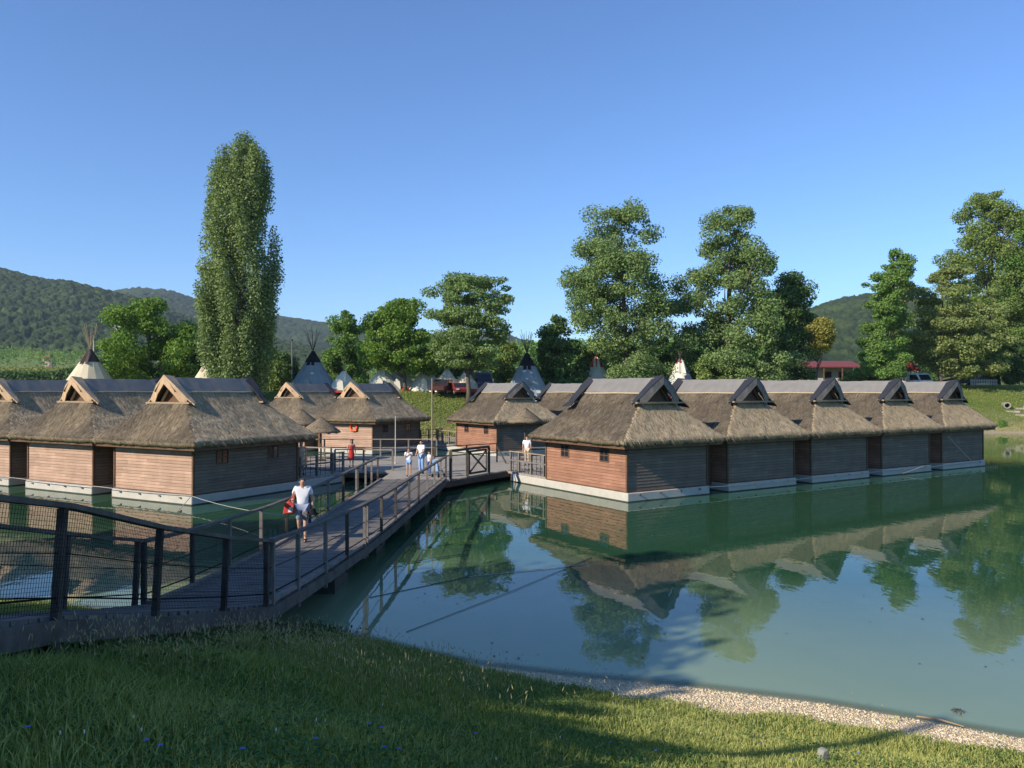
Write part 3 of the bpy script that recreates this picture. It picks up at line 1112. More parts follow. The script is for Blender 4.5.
    SV[:, 0], SV[:, 1], SV[:, 2] = P0 - lat, P0 + lat, P1
    V.append(SV.reshape(-1, 3))
    T = k0 + np.arange(ns * 3).reshape(-1, 3)
    tuv = np.empty((ns, 3, 2))
    tuv[:, 0, 0] = r.random(ns) * 30
    tuv[:, 1, 0] = tuv[:, 0, 0] + .02
    tuv[:, 2, 0] = tuv[:, 0, 0] + .01
    tuv[:, 0, 1] = tuv[:, 1, 1] = r.random(ns) * 30
    tuv[:, 2, 1] = tuv[:, 0, 1] + .1
    UV.append(tuv.reshape(-1, 2))
    WE.append(wea(x, y, ishp))
    me = np_mesh('roof', np.concatenate(V), np.concatenate(Q), T, uv=np.concatenate(UV), attrs={'weather': ('FACE', np.concatenate(WE))})
    return me, hs, side


def clapboard(mb, p0, p1, z0, z1, nrm, bh=.1375):
    """overlapping horizontal boards between two plan points"""
    p0, p1, nv = Vector((*p0, 0)), Vector((*p1, 0)), Vector((*nrm, 0))
    nb = max(1, int(round((z1 - z0) / bh)))
    bh = (z1 - z0) / nb
    for k in range(nb):
        za, zb = z0 + k * bh, z0 + (k + 1) * bh
        o1, o2 = nv * .022, nv * .004
        v = [p0 + o1, p1 + o1, p1 + o2, p0 + o2]
        zz = [za, za, zb, zb]
        vs = [(a.x, a.y, z) for a, z in zip(v, zz)]
        u0, u1 = p0 + nv * .002, p1 + nv * .002
        vs += [(u0.x, u0.y, za), (u1.x, u1.y, za)]
        mb.add(vs, [(0, 1, 2, 3), (4, 5, 1, 0)])


def make_hut(label, group, wall_w, pitch, board_mat, cover_mat, seed, gap_side, loc, rz, inset=0.0, lights=M_GLASS, grey=(0, 1, .5), wallm=None, shadewalls=''):
    d = HUT_D
    root = thing('floating_hut', loc, label, 'hut', group, rz)
    hw = wall_w / 2
    # pontoon with rounded far corners
    mb = MB()
    e = .07
    o = [(-hw - e, -.13), (hw + e, -.13), (hw + e, 9.2), (hw - .4, 9.75), (-hw + .4, 9.75), (-hw - e, 9.2)]
    mb.prism(o, 'z', -.12, .39)
    po = mb.build('pontoon', M_FLOAT, root, bevel=.025)
    mb = MB()
    o2 = [(x * 1.004, y + (-.02 if y < 5 else .02)) for x, y in o]
    mb.prism(o2, 'z', -.5, .045)
    mb.build('waterline_band', M_FENDER, po)
    for k in range(4):
        x = -hw + .6 + k * (wall_w - 1.2) / 3
        MB().box(x - .05, x + .05, -.20, -.13, .27, .31).build('cleat', M_DARKWOOD, po)
    # floor edge and back deck
    MB().box(-hw - .03, hw + .03, -.05, d, .39, .455).build('floor_edge', M_BROWNWOOD, root)
    mb = MB()
    yy = d + .01
    while yy < 9.6:
        mb.box(-hw, hw, yy, yy + .13, .39, .5)
        yy += .142
    mb.build('deck', M_DECK2, root)
    # plank walls
    zt = .455 + 17 * .1375
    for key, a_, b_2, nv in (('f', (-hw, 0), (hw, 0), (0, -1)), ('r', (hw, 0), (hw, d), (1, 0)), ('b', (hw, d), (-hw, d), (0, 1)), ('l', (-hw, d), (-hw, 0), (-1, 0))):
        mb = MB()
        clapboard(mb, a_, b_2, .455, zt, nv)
        mb.build('wall', M_SHADEWALL if key in shadewalls else (wallm or M_PINK), root)
    for sx, sy in ((-1, 0), (1, 0), (-1, d), (1, d)):
        x, y = sx * hw, sy
        MB().box(x - .045 + sx * .012, x + .045 + sx * .012, y - .045 + (-.012 if y == 0 else .012), y + .045 + (-.012 if y == 0 else .012), .45, zt - .003).build('corner_post', M_BROWNWOOD, root)
    # two small windows in each side wall
    for sx in (-1, 1):
        for yc in (1.5, 4.45):
            x = sx * (hw + .026)
            zc, a, h_ = 1.92, .27, .25
            fr = MB()
            t = .055
            for y0, y1, z0, z1 in ((yc - a - t, yc + a + t, zc + h_, zc + h_ + t), (yc - a - t, yc + a + t, zc - h_ - t, zc - h_),
                                   (yc - a - t, yc - a, zc - h_, zc + h_), (yc + a, yc + a + t, zc - h_, zc + h_),
                                   (yc - .018, yc + .018, zc - h_, zc + h_), (yc - a, yc - .018, zc - .018, zc + .018), (yc + .018, yc + a, zc - .018, zc + .018)):
                fr.box(x - .02, x + .02, y0, y1, z0, z1)
            fo = fr.build('window', M_BROWNWOOD, root)
            MB().box(x - .012, x - .002 + (.008 if sx < 0 else 0), yc - a, yc + a, zc - h_, zc + h_).build('pane', lights, fo)
    # door towards the deck
    do = MB().box(-.45, .45, d + .02, d + .06, .5, 2.4).build('door', M_BROWNWOOD, root)
    MB().box(.30, .34, d + .06, d + .10, 1.38, 1.5).build('handle', M_SLATE, do)
    # boarding added across the slot to the next hut to keep it dark
    g = gap_side
    x0, x1 = (hw + .03, pitch - hw - .03) if g > 0 else (-(pitch - hw) + .03, -hw - .03)
    mb = MB()
    clapboard(mb, (x0, .95), (x1, .95), .25, EAVE + .2, (0, -1))
    mb.build('slot_blocker', M_BROWNWOOD, root)
    # thatch
    me, hs, side = roof_mesh(pitch, d, seed, grey)
    roof = link('roof', me, root, M_THATCH)
    mb = MB()
    for (xa, ya, xb, yb) in ((-hs + .18, -.5, -hs + .18, d + .5), (hs - .18, -.5, hs - .18, d + .5), (-hs + .2, -.46, hs - .2, -.46), (-hs + .2, d + .46, hs - .2, d + .46)):
        mb.beam((xa, ya, EAVE - .27), (xb, yb, EAVE - .27), .05, .14)
    mb.build('eave_board', M_BROWNWOOD, roof)
    for sx in (-1, 1):
        for k in range(7):
            y = .2 + k * (d - .4) / 6
            mb = MB()
            mb.beam((sx * (hw - .02), y, EAVE + .16), (sx * (hs - .22), y, EAVE - .17), .07, .1)
            mb.build('rafter', M_BROWNWOOD, roof)
    for k in range(6):
        x = -hw + .35 + k * (wall_w - .7) / 5
        mb = MB()
        mb.beam((x, .06, EAVE + .13), (x, -.44, EAVE - .17), .07, .1)
        mb.build('rafter', M_BROWNWOOD, roof)
    # ridge sheet
    gy = .75 + inset
    mb = MB()
    n_ = 14
    vs, fs = [], []
    ys_ = np.linspace(.55, d - .55, n_)
    wx_ = .66
    for y in ys_:
        dr = random.uniform(-.015, .015)
        zr = RIDGE + .07 + dr
        zw = float(side(np.array([wx_]))[0]) + .075 + dr
        for x, z in ((-wx_, zw - .05), (-wx_, zw), (-.10, zr - .02), (.10, zr - .02), (wx_, zw), (wx_, zw - .05)):
            vs.append((x, y, z))
    for i in range(n_ - 1):
        for j in range(5):
            fs.append((i * 6 + j, i * 6 + j + 1, i * 6 + 6 + j + 1, i * 6 + 6 + j))
    mb.add(vs, fs)
    mb.build('ridge_cap', M_TAR, roof)
    # straw roll under the ridge sheet
    for sx in (-1, 1):
        zq = float(side(np.array([wx_ + .05]))[0]) + .05
        MB().tube([(sx * (wx_ + .05), y, zq + random.uniform(-.012, .012)) for y in np.linspace(.8, d - .8, 9)], .045, 6).build('straw_roll', M_REED, roof, smooth=True)
    # gablets at both ends
    deep = .18 if cover_mat is M_SLATE else .06
    for end in (0, 1):
        def Y(y):
            return y if end == 0 else d - y
        zb, zp = 4.26, RIDGE + .17
        hb = 1.50
        # recess wall and post
        mb = MB()
        ww = 1.16
        mb.add([(-ww, Y(gy + .05), zb - .1), (ww, Y(gy + .05), zb - .1), (0, Y(gy + .05), RIDGE - .05)], [(0, 1, 2)])
        mb.build('gable_board', M_BROWNWOOD, roof)
        mb = MB()
        mb.beam((-.62, Y(gy - .08), zb + .1), (.05, Y(gy - .08), zp - .35), .08, .08)
        mb.beam((.62, Y(gy - .08), zb + .1), (-.05, Y(gy - .1), zp - .35), .08, .08)
        mb.build('gable_brace', board_mat if board_mat is not M_GREYWOOD else M_BROWNWOOD, roof)
        mb = MB()
        mb.box(-hb + .05, hb - .05, min(Y(gy - .32), Y(gy + .1)), max(Y(gy - .32), Y(gy + .1)), zb - .03, zb + .05)
        mb.build('gable_sill', M_TANWOOD, roof)
        y_top, y_bot = gy - .48, gy - .22
        for sx in (-1, 1):
            # sheet cover flaring to the side, and the bargeboard below it
            mb = MB()
            A = (0, Y(y_top), zp)
            B = (sx * .62, Y(y_top + .08), zp - .47)
            C = (sx * 1.22, Y(y_bot), zb + .22)
            fl = .30 if (sx > 0) == (end == 0) and cover_mat is M_SLATE else 0
            D = (sx * (1.62 + fl), Y(y_bot + .06), zb - .05 - fl * .5)
            A2, B2, C2, D2 = (0, Y(gy + deep), zp - .06), (sx * .62, Y(gy + deep - .05), zp - .56), (sx * 1.16, Y(gy + deep * .8), zb + .26), (sx * (1.46 + fl), Y(gy + deep * .45 + fl), zb + .02 - fl * .5)
            t = .05
            up = [A, B, C, D, A2, B2, C2, D2]
            dn = [(x, y, z - t) for x, y, z in up]
            mb.add(up + dn, [(0, 1, 5, 4), (1, 2, 6, 5), (2, 3, 7, 6), (8, 12, 13, 9), (9, 13, 14, 10), (10, 14, 15, 11),
                             (0, 8, 9, 1), (1, 9, 10, 2), (2, 10, 11, 3), (3, 11, 15, 7), (4, 5, 13, 12), (5, 6, 14, 13), (6, 7, 15, 14)])
            mb.build('gable_cover', cover_mat if end == 0 else M_SLATE, roof)
            mb = MB()
            bw = .36
            pts = [(A[0], A[1], A[2] - .055), (B[0], B[1], B[2] - .055), (C[0], C[1], C[2] - .055)]
            s_ = 1 if end == 0 else -1
            fv = [(x, y - .0 * s_, z) for x, y, z in pts] + [(x * .86, y, z - bw) for x, y, z in pts]
            bv = [(x, y + .05 * s_, z) for x, y, z in fv]
            mb.add(fv + bv, [(0, 1, 4, 3), (1, 2, 5, 4), (6, 9, 10, 7), (7, 10, 11, 8), (3, 4, 10, 9), (4, 5, 11, 10), (0, 6, 7, 1), (1, 7, 8, 2), (2, 8, 11, 5), (0, 3, 9, 6)])
            mb.build('bargeboard', board_mat if end == 0 else M_DARKWOOD, roof)
    # deck railings on the two long sides, reed screen behind
    for sx in (-1, 1):
        x = sx * (hw - .08)
        for y in (d + .35, d + 1.5, d + 2.65, d + 3.45):
            MB().box(x - .045, x + .045, y - .045, y + .045, .5, 1.55).build('railing_post', M_GREYWOOD, root)
        MB().box(x - .055, x + .055, d + .2, d + 3.55, 1.553, 1.60).build('handrail', M_TANWOOD, root)
        MB().box(x - .03, x + .03, d + .2, d + 3.55, 1.08, 1.15).build('midrail', M_GREYWOOD, root)
    x = (hw - .2) * (1 if gap_side > 0 else -1)
    MB().box(x - .02, x + .02, d + .2, d + 3.4, .52, 1.5).build('reed_screen', M_REED, root)
    x = -x / abs(x) * (hw - .08)
    mb = MB()
    for k in range(10):
        y = d + .3 + k * .36
        mb.box(x - .008, x + .008, y, y + .016, .52, 1.553)
    for z in (.72, .9, 1.3):
        mb.box(x - .006, x + .006, d + .2, d + 3.5, z, z + .014)
    mb.build('wire_panel', M_NET, root)
    return root


ANG_R = math.atan2(.54, .842)
ANG_L = math.atan2(-.48, .877)
U1, U2 = Vector((.842, .54, 0)), Vector((-.533, .846, 0))
V1, V2 = Vector((-.877, .48, 0)), Vector((.48, .877, 0))
RC, LC = Vector((4.97, 33.3, 0)), Vector((-13.4, 32.4, 0))
GR, GL = 'thatched floating huts in the right rows', 'thatched floating huts in the left rows'
WR, PR, WL, PL = 4.87, 6.28, 5.2, 6.8
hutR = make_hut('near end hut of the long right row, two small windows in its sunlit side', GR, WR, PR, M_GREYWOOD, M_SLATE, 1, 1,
                RC + U1 * WR / 2, ANG_R, grey=(.0, .95, .8), shadewalls='f')
rl = ['second hut of the long right row, next to the one with two sunlit windows',
      'middle hut of the long right row of five, between two dark slots',
      'fourth hut of the long right row, last but one before the grassy bank',
      'far end hut of the long right row, rope slanting down its dark wall']
for k, lb in enumerate(rl):
    c = copy_tree(hutR)
    c.location = RC + U1 * (WR / 2 + PR * (k + 1))
    c['label'] = lb
R0 = Vector((-1.09, 55.8, 0))
for k, lb in enumerate(['pink walled hut standing behind the gate, with a thatched parasol at its front',
                        'hut whose roof shows between the parasol hut and the near right hut']):
    c = copy_tree(hutR)
    c.location = R0 + U1 * (WR / 2 + PR * k)
    c['label'] = lb
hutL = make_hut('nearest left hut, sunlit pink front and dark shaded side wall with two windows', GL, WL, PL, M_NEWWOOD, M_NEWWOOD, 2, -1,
                LC + V1 * WL / 2, ANG_L, inset=.25, grey=(.9, .9, .15), wallm=M_PINKL, shadewalls='r')
ll = ['second hut of the left row, tree shadow mottling its sunlit pink front',
      'left hut cut by the left edge of the photo']
for k, lb in enumerate(ll):
    c = copy_tree(hutL)
    c.location = LC + V1 * (WL / 2 + PL * (k + 1))
    c['label'] = lb
L5 = Vector((-10.5, 58, 0))
for k, lb in enumerate(['brown hut at the back left with an orange lifebuoy on its front wall',
                        'back left hut seen over the ridge of the nearest left hut, below the grey-blue tipi']):
    c = copy_tree(hutL)
    c.location = L5 + V1 * (WL / 2 + PL * k)
    c['label'] = lb

# ------------------------------------------------------------------ platform between the rows
def scan_boards(poly, z0, z1, step=.15, gap=.012):
    mb = MB()
    ys_ = [p[1] for p in poly]
    y = min(ys_)
    while y < max(ys_) - .02:
        ym = y + step / 2
        xs_ = []
        for i in range(len(poly)):
            (xa, ya), (xb, yb) = poly[i], poly[(i + 1) % len(poly)]
            if (ya <= ym) != (yb <= ym):
                xs_.append(xa + (xb - xa) * (ym - ya) / (yb - ya))
        xs_.sort()
        for a, b_ in zip(xs_[::2], xs_[1::2]):
            mb.box(a, b_, y, y + step - gap, z0, z1)
        y += step
    return mb


POLY = [(-3.2, 36.6), (-.35, 41.35), (1.0, 42.45), (3.4, 44.0), (3.4, 50.2), (-19, 50.2), (-18.2, 46.5), (-9.8, 42.0), (-9.4, 41.2), (-6.3, 40.4), (-6.3, 37.2)]
plat = thing('floating_platform', (-3, 45, .0), 'broad timber platform joining both rows of huts at the end of the boardwalk', 'platform')
po = scan_boards(POLY, .46, .56)


def pb(mb, name, mat, root, **k):
    return mb.build(name, mat, root, off=root.location, **k)


pb(po, 'deck', M_DECK2, plat)
mb = MB()
for i in range(len(POLY)):
    a, c = POLY[i], POLY[(i + 1) % len(POLY)]
    mb.beam((a[0], a[1], .33), (c[0], c[1], .33), .12, .25)
pb(mb, 'edge_beam', M_DARKWOOD, plat)
mb = MB()
for x, y in ((-4.6, 40), (-2.5, 44), (-8, 46), (-13, 47), (1.5, 47)):
    mb.box(x - .9, x + .9, y - 1.1, y + 1.1, -.35, .22)
pb(mb, 'float', M_FENDER, plat)


def railing(root, pts, h=1.08, mat=M_GREYWOOD, post=.09, cap=None, mid=True, spacing=2.0, caps=(.10, .05)):
    segs = []
    for a, c in zip(pts[:-1], pts[1:]):
        a, c = Vector(a), Vector(c)
        n_ = max(1, round((c - a).length / spacing))
        for k in range(n_ + (c == Vector(pts[-1]))):
            segs.append(a.lerp(c, k / n_))
    for p in segs:
        pb(MB().box(p.x - post / 2, p.x + post / 2, p.y - post / 2, p.y + post / 2, p.z - .2, p.z + h), 'railing_post', mat, root)
    mb = MB()
    for a, c in zip(pts[:-1], pts[1:]):
        mb.beam((a[0], a[1], a[2] + h + .027), (c[0], c[1], c[2] + h + .027), *caps)
    pb(mb, 'handrail', cap or mat, root)
    if mid:
        mb = MB()
        for a, c in zip(pts[:-1], pts[1:]):
            mb.beam((a[0], a[1], a[2] + h * .52), (c[0], c[1], c[2] + h * .52), .04, .07)
        pb(mb, 'midrail', mat, root)


railing(plat, [(-6.35, 41.0, .56), (-9.5, 41.35, .56)], mat=M_GREYWOOD, cap=M_TANWOOD)
railing(plat, [(-9.9, 42.2, .56), (-17.9, 46.6, .56)], mat=M_DARKWOOD, cap=M_TANWOOD)
railing(plat, [(-4.9, 50.05, .56), (-14, 50.05, .56)], mat=M_GREYWOOD, cap=M_TANWOOD)
railing(plat, [(-4.35, 43.2, .56), (-.9, 46.0, .56)], mat=M_DARKWOOD)
pb(MB().beam((-.9, 46.0, 1.5), (-.35, 45.0, .6), .07, .07), 'brace', M_DARKWOOD, plat)
railing(plat, [(.9, 50.05, .56), (3.3, 50.05, .56), (3.3, 44.4, .56)], mat=M_GREYWOOD, cap=M_TANWOOD)

gate = thing('gate', (-2.1, 38.5, .56), 'dark timber gate with a cross brace at the water edge between boardwalk and right huts', 'gate')
GA, GB = Vector((-2.95, 37.1, .56)), Vector((-1.2, 40.0, .56))
for t in (0, .42, 1.0):
    p = GA.lerp(GB, t)
    pb(MB().box(p.x - .07, p.x + .07, p.y - .07, p.y + .07, .3, 1.88), 'gate_post', M_DARKWOOD, gate)
pb(MB().beam(GA + Vector((0, 0, 1.36)), GB + Vector((0, 0, 1.36)), .1, .12), 'handrail', M_DARKWOOD, gate)
fa, fb = GA.lerp(GB, .47), GA.lerp(GB, .93)
mb = MB()
for a, c in ((fa + Vector((0, 0, .12)), fb + Vector((0, 0, .12))), (fa + Vector((0, 0, 1.22)), fb + Vector((0, 0, 1.22)))):
    mb.beam(a, c, .07, .10)
for p in (fa, fb):
    mb.beam(p + Vector((0, 0, .17)), p + Vector((0, 0, 1.17)), .07, .10)
pb(mb, 'gate_frame', M_DARKWOOD, gate)
mb = MB()
mb.beam(fa + Vector((0, -.01, .15)), fb + Vector((0, -.01, 1.2)), .05, .08)
mb.beam(fa + Vector((0, .05, 1.2)), fb + Vector((0, .05, .15)), .05, .08)
pb(mb, 'cross_brace', M_DARKWOOD, gate)

# ------------------------------------------------------------------ boardwalk with ramp
WY = [4.2, 5.5, 7.84, 10, 12.1, 13.4, 15, 17, 20, 23, 37]
WZ = [3.22, 3.02, 2.52, 1.92, 1.39, 1.10, .97, .85, .70, .62, .565]
WR_ = [-4.55, -4.6, -4.62, -4.66, -4.56, -4.25, -4.2, -4.12, -4.0, -3.87, -3.2]
WL_ = [-6.7, -6.7, -6.65, -6.6, -6.5, -6.32, -6.3, -6.3, -6.3, -6.3, -6.3]


def wz(y): return float(np.interp(y, WY, WZ))
def wr(y): return float(np.interp(y, WY, WR_))
def wl(y): return float(np.interp(y, WY, WL_))


walk = thing('boardwalk', (-5.3, 20, .6), 'long weathered timber boardwalk on floats, ramp at its near end, railings on both sides', 'boardwalk')
mb = MB()
y = 4.2
while y < 36.9:
    y1 = min(y + .132, 37.0)
    e0, e1 = random.uniform(-.015, .015), random.uniform(-.015, .015)
    x0, x1, za, zb = wl(y) + e0, wr(y) + e1, wz(y), wz(y1)
    j = random.uniform(-.004, .004)
    v = [(x0, y, za - .05), (x1, y, za - .05), (x1, y1, zb - .05), (x0, y1, zb - .05), (x0, y, za + j), (x1, y, za + j), (x1, y1, zb + j), (x0, y1, zb + j)]
    mb.add(v, [(3, 2, 1, 0), (4, 5, 6, 7), (0, 1, 5, 4), (1, 2, 6, 5), (2, 3, 7, 6), (3, 0, 4, 7)])
    y += .145
pb(mb, 'deck', M_DECK, walk)
for fn, sx in ((wr, 1), (wl, -1)):
    mb = MB()
    for a, c in zip(WY[:-1], WY[1:]):
        mb.beam((fn(a) + sx * .05, a, wz(a) - .17), (fn(c) + sx * .05, c, wz(c) - .15), .09, .22)
    pb(mb, 'side_beam', M_RAIL, walk)
    mb = MB()
    for a, c in zip(WY[5:-1], WY[6:]):
        mb.beam((fn(a) - sx * .02, a, wz(a) + .025), (fn(c) - sx * .02, c, wz(c) + .025), .12, .06)
    pb(mb, 'kerb_board', M_GREYWOOD, walk)
for y in (19, 23.5, 28, 32.5, 36):
    pb(MB().box(wl(y) + .25, wr(y) - .15, y - .75, y + .75, -.4, .33), 'float', M_FENDER, walk)


def slope_n(y):
    s = (wz(y + .3) - wz(y - .3)) / .6
    return Vector((0, -s, 1)).normalized()


def walk_rail(fn, sx, ys_, h=1.07):
    for y in ys_:
        up = (slope_n(y) + Vector((0, 0, 1.2))).normalized() if y < 13.2 else Vector((0, 0, 1))
        p = Vector((fn(y) + sx * .04, y, wz(y)))
        pb(MB().beam(p - up * .36, p + up * h, .078, .078, up=(0, 1, 0)), 'railing_post', (M_GREYWOOD if random.random() < .55 else M_DARKWOOD) if y > 13.5 else M_DARKWOOD, walk)
    mb, md = MB(), MB()
    yy = sorted(set([ys_[0]] + [y for y in WY if ys_[0] < y < ys_[-1]] + [ys_[-1]]))
    for a, c in zip(yy[:-1], yy[1:]):
        pa, pc = Vector((fn(a) + sx * .04, a, wz(a))), Vector((fn(c) + sx * .04, c, wz(c)))
        ua = (slope_n(a) + Vector((0, 0, 1.2))).normalized() if a < 13.2 else Vector((0, 0, 1))
        uc = (slope_n(c) + Vector((0, 0, 1.2))).normalized() if c < 13.2 else Vector((0, 0, 1))
        mb.beam(pa + ua * (h + .03), pc + uc * (h + .03), .13, .055)
        md.beam(pa + ua * .18, pc + uc * .18, .02, .02)
        md.beam(pa + ua * .62, pc + uc * .62, .012, .012)
    pb(mb, 'handrail', M_RAIL, walk)
    pb(md, 'cable', M_NET, walk)


walk_rail(wr, 1, [5.5, 7.75, 10, 12.1, 13.3, 13.55, 15, 16.9, 18.76, 20.6, 20.85, 22.7, 24.8, 27.2, 29.2, 31.2, 33.2, 35.1, 36.9])
walk_rail(wl, -1, [5.7, 8.6, 11.3, 13.1, 13.35, 15.3, 17.3, 19.5, 21.7, 24.2, 26.6, 29, 31.4, 31.7, 33.4, 34.8, 36.4])
# netting on the water-side of the ramp
mb = MB()
xs_n = np.arange(5.75, 13.3, .042)
for y in xs_n:
    u = slope_n(y)
    p = Vector((wr(y) + .095, y, wz(y)))
    mb.beam(p + u * .04, p + u * 1.05, .0032, .0032, up=(0, 1, 0))
for k in range(25):
    t = .05 + k * .0415
    for a, c in zip([5.75, 7.84, 10, 12.1], [7.84, 10, 12.1, 13.28]):
        ua, uc = slope_n(a), slope_n(c)
        w1, w2 = .004 * math.sin(a * 3 + k), .004 * math.sin(c * 3 + k)
        mb.beam(Vector((wr(a) + .095, a, wz(a))) + ua * (t + w1), Vector((wr(c) + .095, c, wz(c))) + uc * (t + w2), .0032, .0032)
pb(mb, 'netting', M_NET, walk)


# ------------------------------------------------------------------ parasols, poles, lifebuoy, ropes
def parasol(x, y, r, ztop, label, tiers=1):
    z0 = .56
    root = thing('thatched_parasol', (x, y, z0), label, 'parasol', 'thatched parasols on the platform')
    MB().tube([(0, 0, 0), (0, 0, ztop - z0 - .1)], .06, 8).build('pole', M_DARKWOOD, root)
    MB().lathe([(.001, .0), (.3, .0), (.32, .05), (.08, .12)], 12).build('base', M_DARKWOOD, root)
    n_, V, Fc = 28, [], []
    rows = [(.03, 0), (.35, -.30), (.68, -.62), (.93, -.86), (1.0, -1.02), (.9, -.98), (.05, -.2)]
    for i, (rr, zz) in enumerate(rows):
        for j in range(n_):
            a = 2 * math.pi * j / n_
            k = 1 + random.uniform(-.05, .05) * (i > 0)
            V.append((rr * r * k * math.cos(a), rr * r * k * math.sin(a), ztop - z0 + zz * r * .78 + random.uniform(-.025, .025)))
    for i in range(len(rows) - 1):
        for j in range(n_):
            Fc.append((i * n_ + j, i * n_ + (j + 1) % n_, (i + 1) * n_ + (j + 1) % n_, (i + 1) * n_ + j))
    uv = []
    for i in range(len(rows) - 1):
        for j in range(n_):
            uv += [(j * .2, i), ((j + 1) * .2, i), ((j + 1) * .2, i + .7), (j * .2, i + .7)]
    me = np_mesh('canopy', V, Fc, None, uv=uv, attrs={'weather': ('FACE', np.full(len(Fc), .75))})
    link('canopy', me, root, M_THATCH)
    for q in range(8):
        a = q * math.pi / 4
        MB().beam((.05 * math.cos(a), .05 * math.sin(a), ztop - z0 - .75 * r), (.85 * r * math.cos(a), .85 * r * math.sin(a), ztop - z0 - .83 * r), .03, .04).build('rib', M_BROWNWOOD, root)
    return root


parasol(gx(525, 47.5), 47.5, 1.12, gz(408, 47.5), 'thatched parasol in front of the pink walled hut behind the gate')
parasol(gx(301, 48), 48, 1.25, gz(409, 48), 'taller thatched parasol at the left, partly behind the near hut eave')
parasol(gx(321, 46.8), 46.8, 1.2, gz(417, 46.8), 'lower thatched parasol at the left, below the brown hut with the lifebuoy')


def pole(name, x, y, z0, z1, r, label, mat, cat='pole', top=None):
    root = thing(name, (x, y, z0), label, cat)
    MB().tube([(0, 0, 0), (0, 0, z1 - z0)], [r, r * .7], 8).build('shaft', mat, root)
    MB().lathe([(.001, -.02), (r * 2, -.02), (r * 2, .05), (r, .08)], 10).build('foot', mat, root)
    if top:
        MB().lathe([(.001, z1 - z0 + .25), (.12, z1 - z0 + .2), (.16, z1 - z0), (.04, z1 - z0 - .03)], 10).build('lamp_head', M_SLATE, root)
    return root


pole('wooden_mast', gx(432, 44.2), 44.2, .56, gz(378, 44.2), .045, 'slim wooden mast on the platform right of the woman in white', M_TANWOOD)
pole('white_post', gx(395.5, 45), 45, .56, gz(416, 45), .035, 'thin pale post in front of the brown hut with the lifebuoy', M_FLOAT, 'post')
pole('lamp_post', gx(292, 96), 96, 4.75, gz(341, 96), .09, 'tall grey lamp post left of the grey-blue tipi behind the huts', M_TAR, 'lamp post', 1)
pole('lamp_post', gx(93.5, 92), 92, 4.75, gz(336, 92), .08, 'pale lamp post rising beside the cream tipi with brown top', M_FLOAT, 'lamp post', 1)

lb_ = L5 + V1 * 1.75 + Vector((0, 0, 2.08)) - V2 * .10
me = bpy.data.meshes.new('ring')
o = thing('lifebuoy', lb_, 'orange lifebuoy ring hanging on the front wall of the brown back hut', 'lifebuoy', rz=ANG_L)
mb = MB()
n1, n2 = 28, 8
vs, fs = [], []
for i in range(n1):
    a = 2 * math.pi * i / n1
    for j in range(n2):
        q = 2 * math.pi * j / n2
        rr = .32 + .09 * math.cos(q)
        vs.append((rr * math.cos(a), .07 * math.sin(q), rr * math.sin(a)))
for i in range(n1):
    for j in range(n2):
        fs.append((i * n2 + j, ((i + 1) % n1) * n2 + j, ((i + 1) % n1) * n2 + (j + 1) % n2, i * n2 + (j + 1) % n2))
mb.add(vs, fs)
mb.build('ring', plain('orange_ring', (.72, .10, .02), .5, .4, .1, 5), o, smooth=True)
mb = MB()
for i in range(4):
    a = math.pi / 4 + i * math.pi / 2
    mb.beam((.33 * math.cos(a) - .06 * math.sin(a), -.08, .33 * math.sin(a) + .06 * math.cos(a)), (.33 * math.cos(a) + .06 * math.sin(a), -.08, .33 * math.sin(a) - .06 * math.cos(a)), .2, .02, up=(0, 1, 0))
mb.build('band', plain('pale_band', (.78, .22, .07), .6, .3, .1, 5), o)


def rope(name, pts, r, label, mat, sag=0.0, cat='rope', group=None):
    P = [Vector(p) for p in pts]
    out = []
    for a, c in zip(P[:-1], P[1:]):
        for k in range(8):
            t = k / 8
            out.append(a.lerp(c, t) - Vector((0, 0, sag * 4 * t * (1 - t))))
    out.append(P[-1])
    o = MB().tube(out, r, 5).build(name, mat)
    return tag(o, label, cat, group)


def lp(s, t, z):
    return LC + V1 * s + V2 * t + Vector((0, 0, z))


def rp_(s, t, z):
    return RC + U1 * s + U2 * t + Vector((0, 0, z))


rope('mooring_rope', [lp(20, -.5, .62), lp(12.6, -.35, .50), lp(5.9, -.35, .47), lp(-.15, -.2, .44)], .016, 'pale rope running along the front of the left row of huts', M_ROPE, .03)
rope('mooring_rope', [lp(-.15, -.2, .42), (-6.35, 25.0, .72)], .011, 'pale rope stretched from the nearest left hut corner to the boardwalk', M_ROPE, .18)
rope('mooring_rope', [lp(-.12, -.22, .40), lp(-1.0, -1.6, -.02)], .016, 'short pale rope dropping from the nearest left hut corner into the water', M_ROPE, .02)
rope('mooring_rope', [rp_(4.8, -.28, .36), rp_(12, -.26, .33), rp_(18.5, -.26, .34), rp_(25, -.27, .33), rp_(29.5, -.2, .36)], .02, 'pale rope along the waterline of the long right row of huts', M_ROPE, .05)
rope('mooring_rope', [rp_(25.4, -.25, 2.05), rp_(28.0, -.30, .45)], .018, 'pale rope slanting down the dark wall of the far end right hut', M_ROPE, .02)
rope('mooring_rope', [rp_(20.4, -.32, .1), rp_(22.6, -.32, .42)], .02, 'short pale rope at the waterline of the fourth right hut', M_ROPE, .02)
rope('water_cable', [(-2.1, 15.35, .012), (.1, 18.6, .02), (2.3, 22.2, .012)], .0065, 'dark cable lying across the open water towards the near right hut', M_DARKROPE, .0, 'cable')
rope('water_cable', [(-3.3, 17.9, .012), (-1.1, 19.9, .01)], .008, 'thin dark cable on the water beside the boardwalk', M_DARKROPE, .0, 'cable')
rope('floating_rope', [(-1.1, 19.9, .016), (1.2, 20.9, .02), (2.1, 21.4, .01)], .009, 'thin pale rope floating on the water, end of the thin dark cable', M_ROPE, .0)


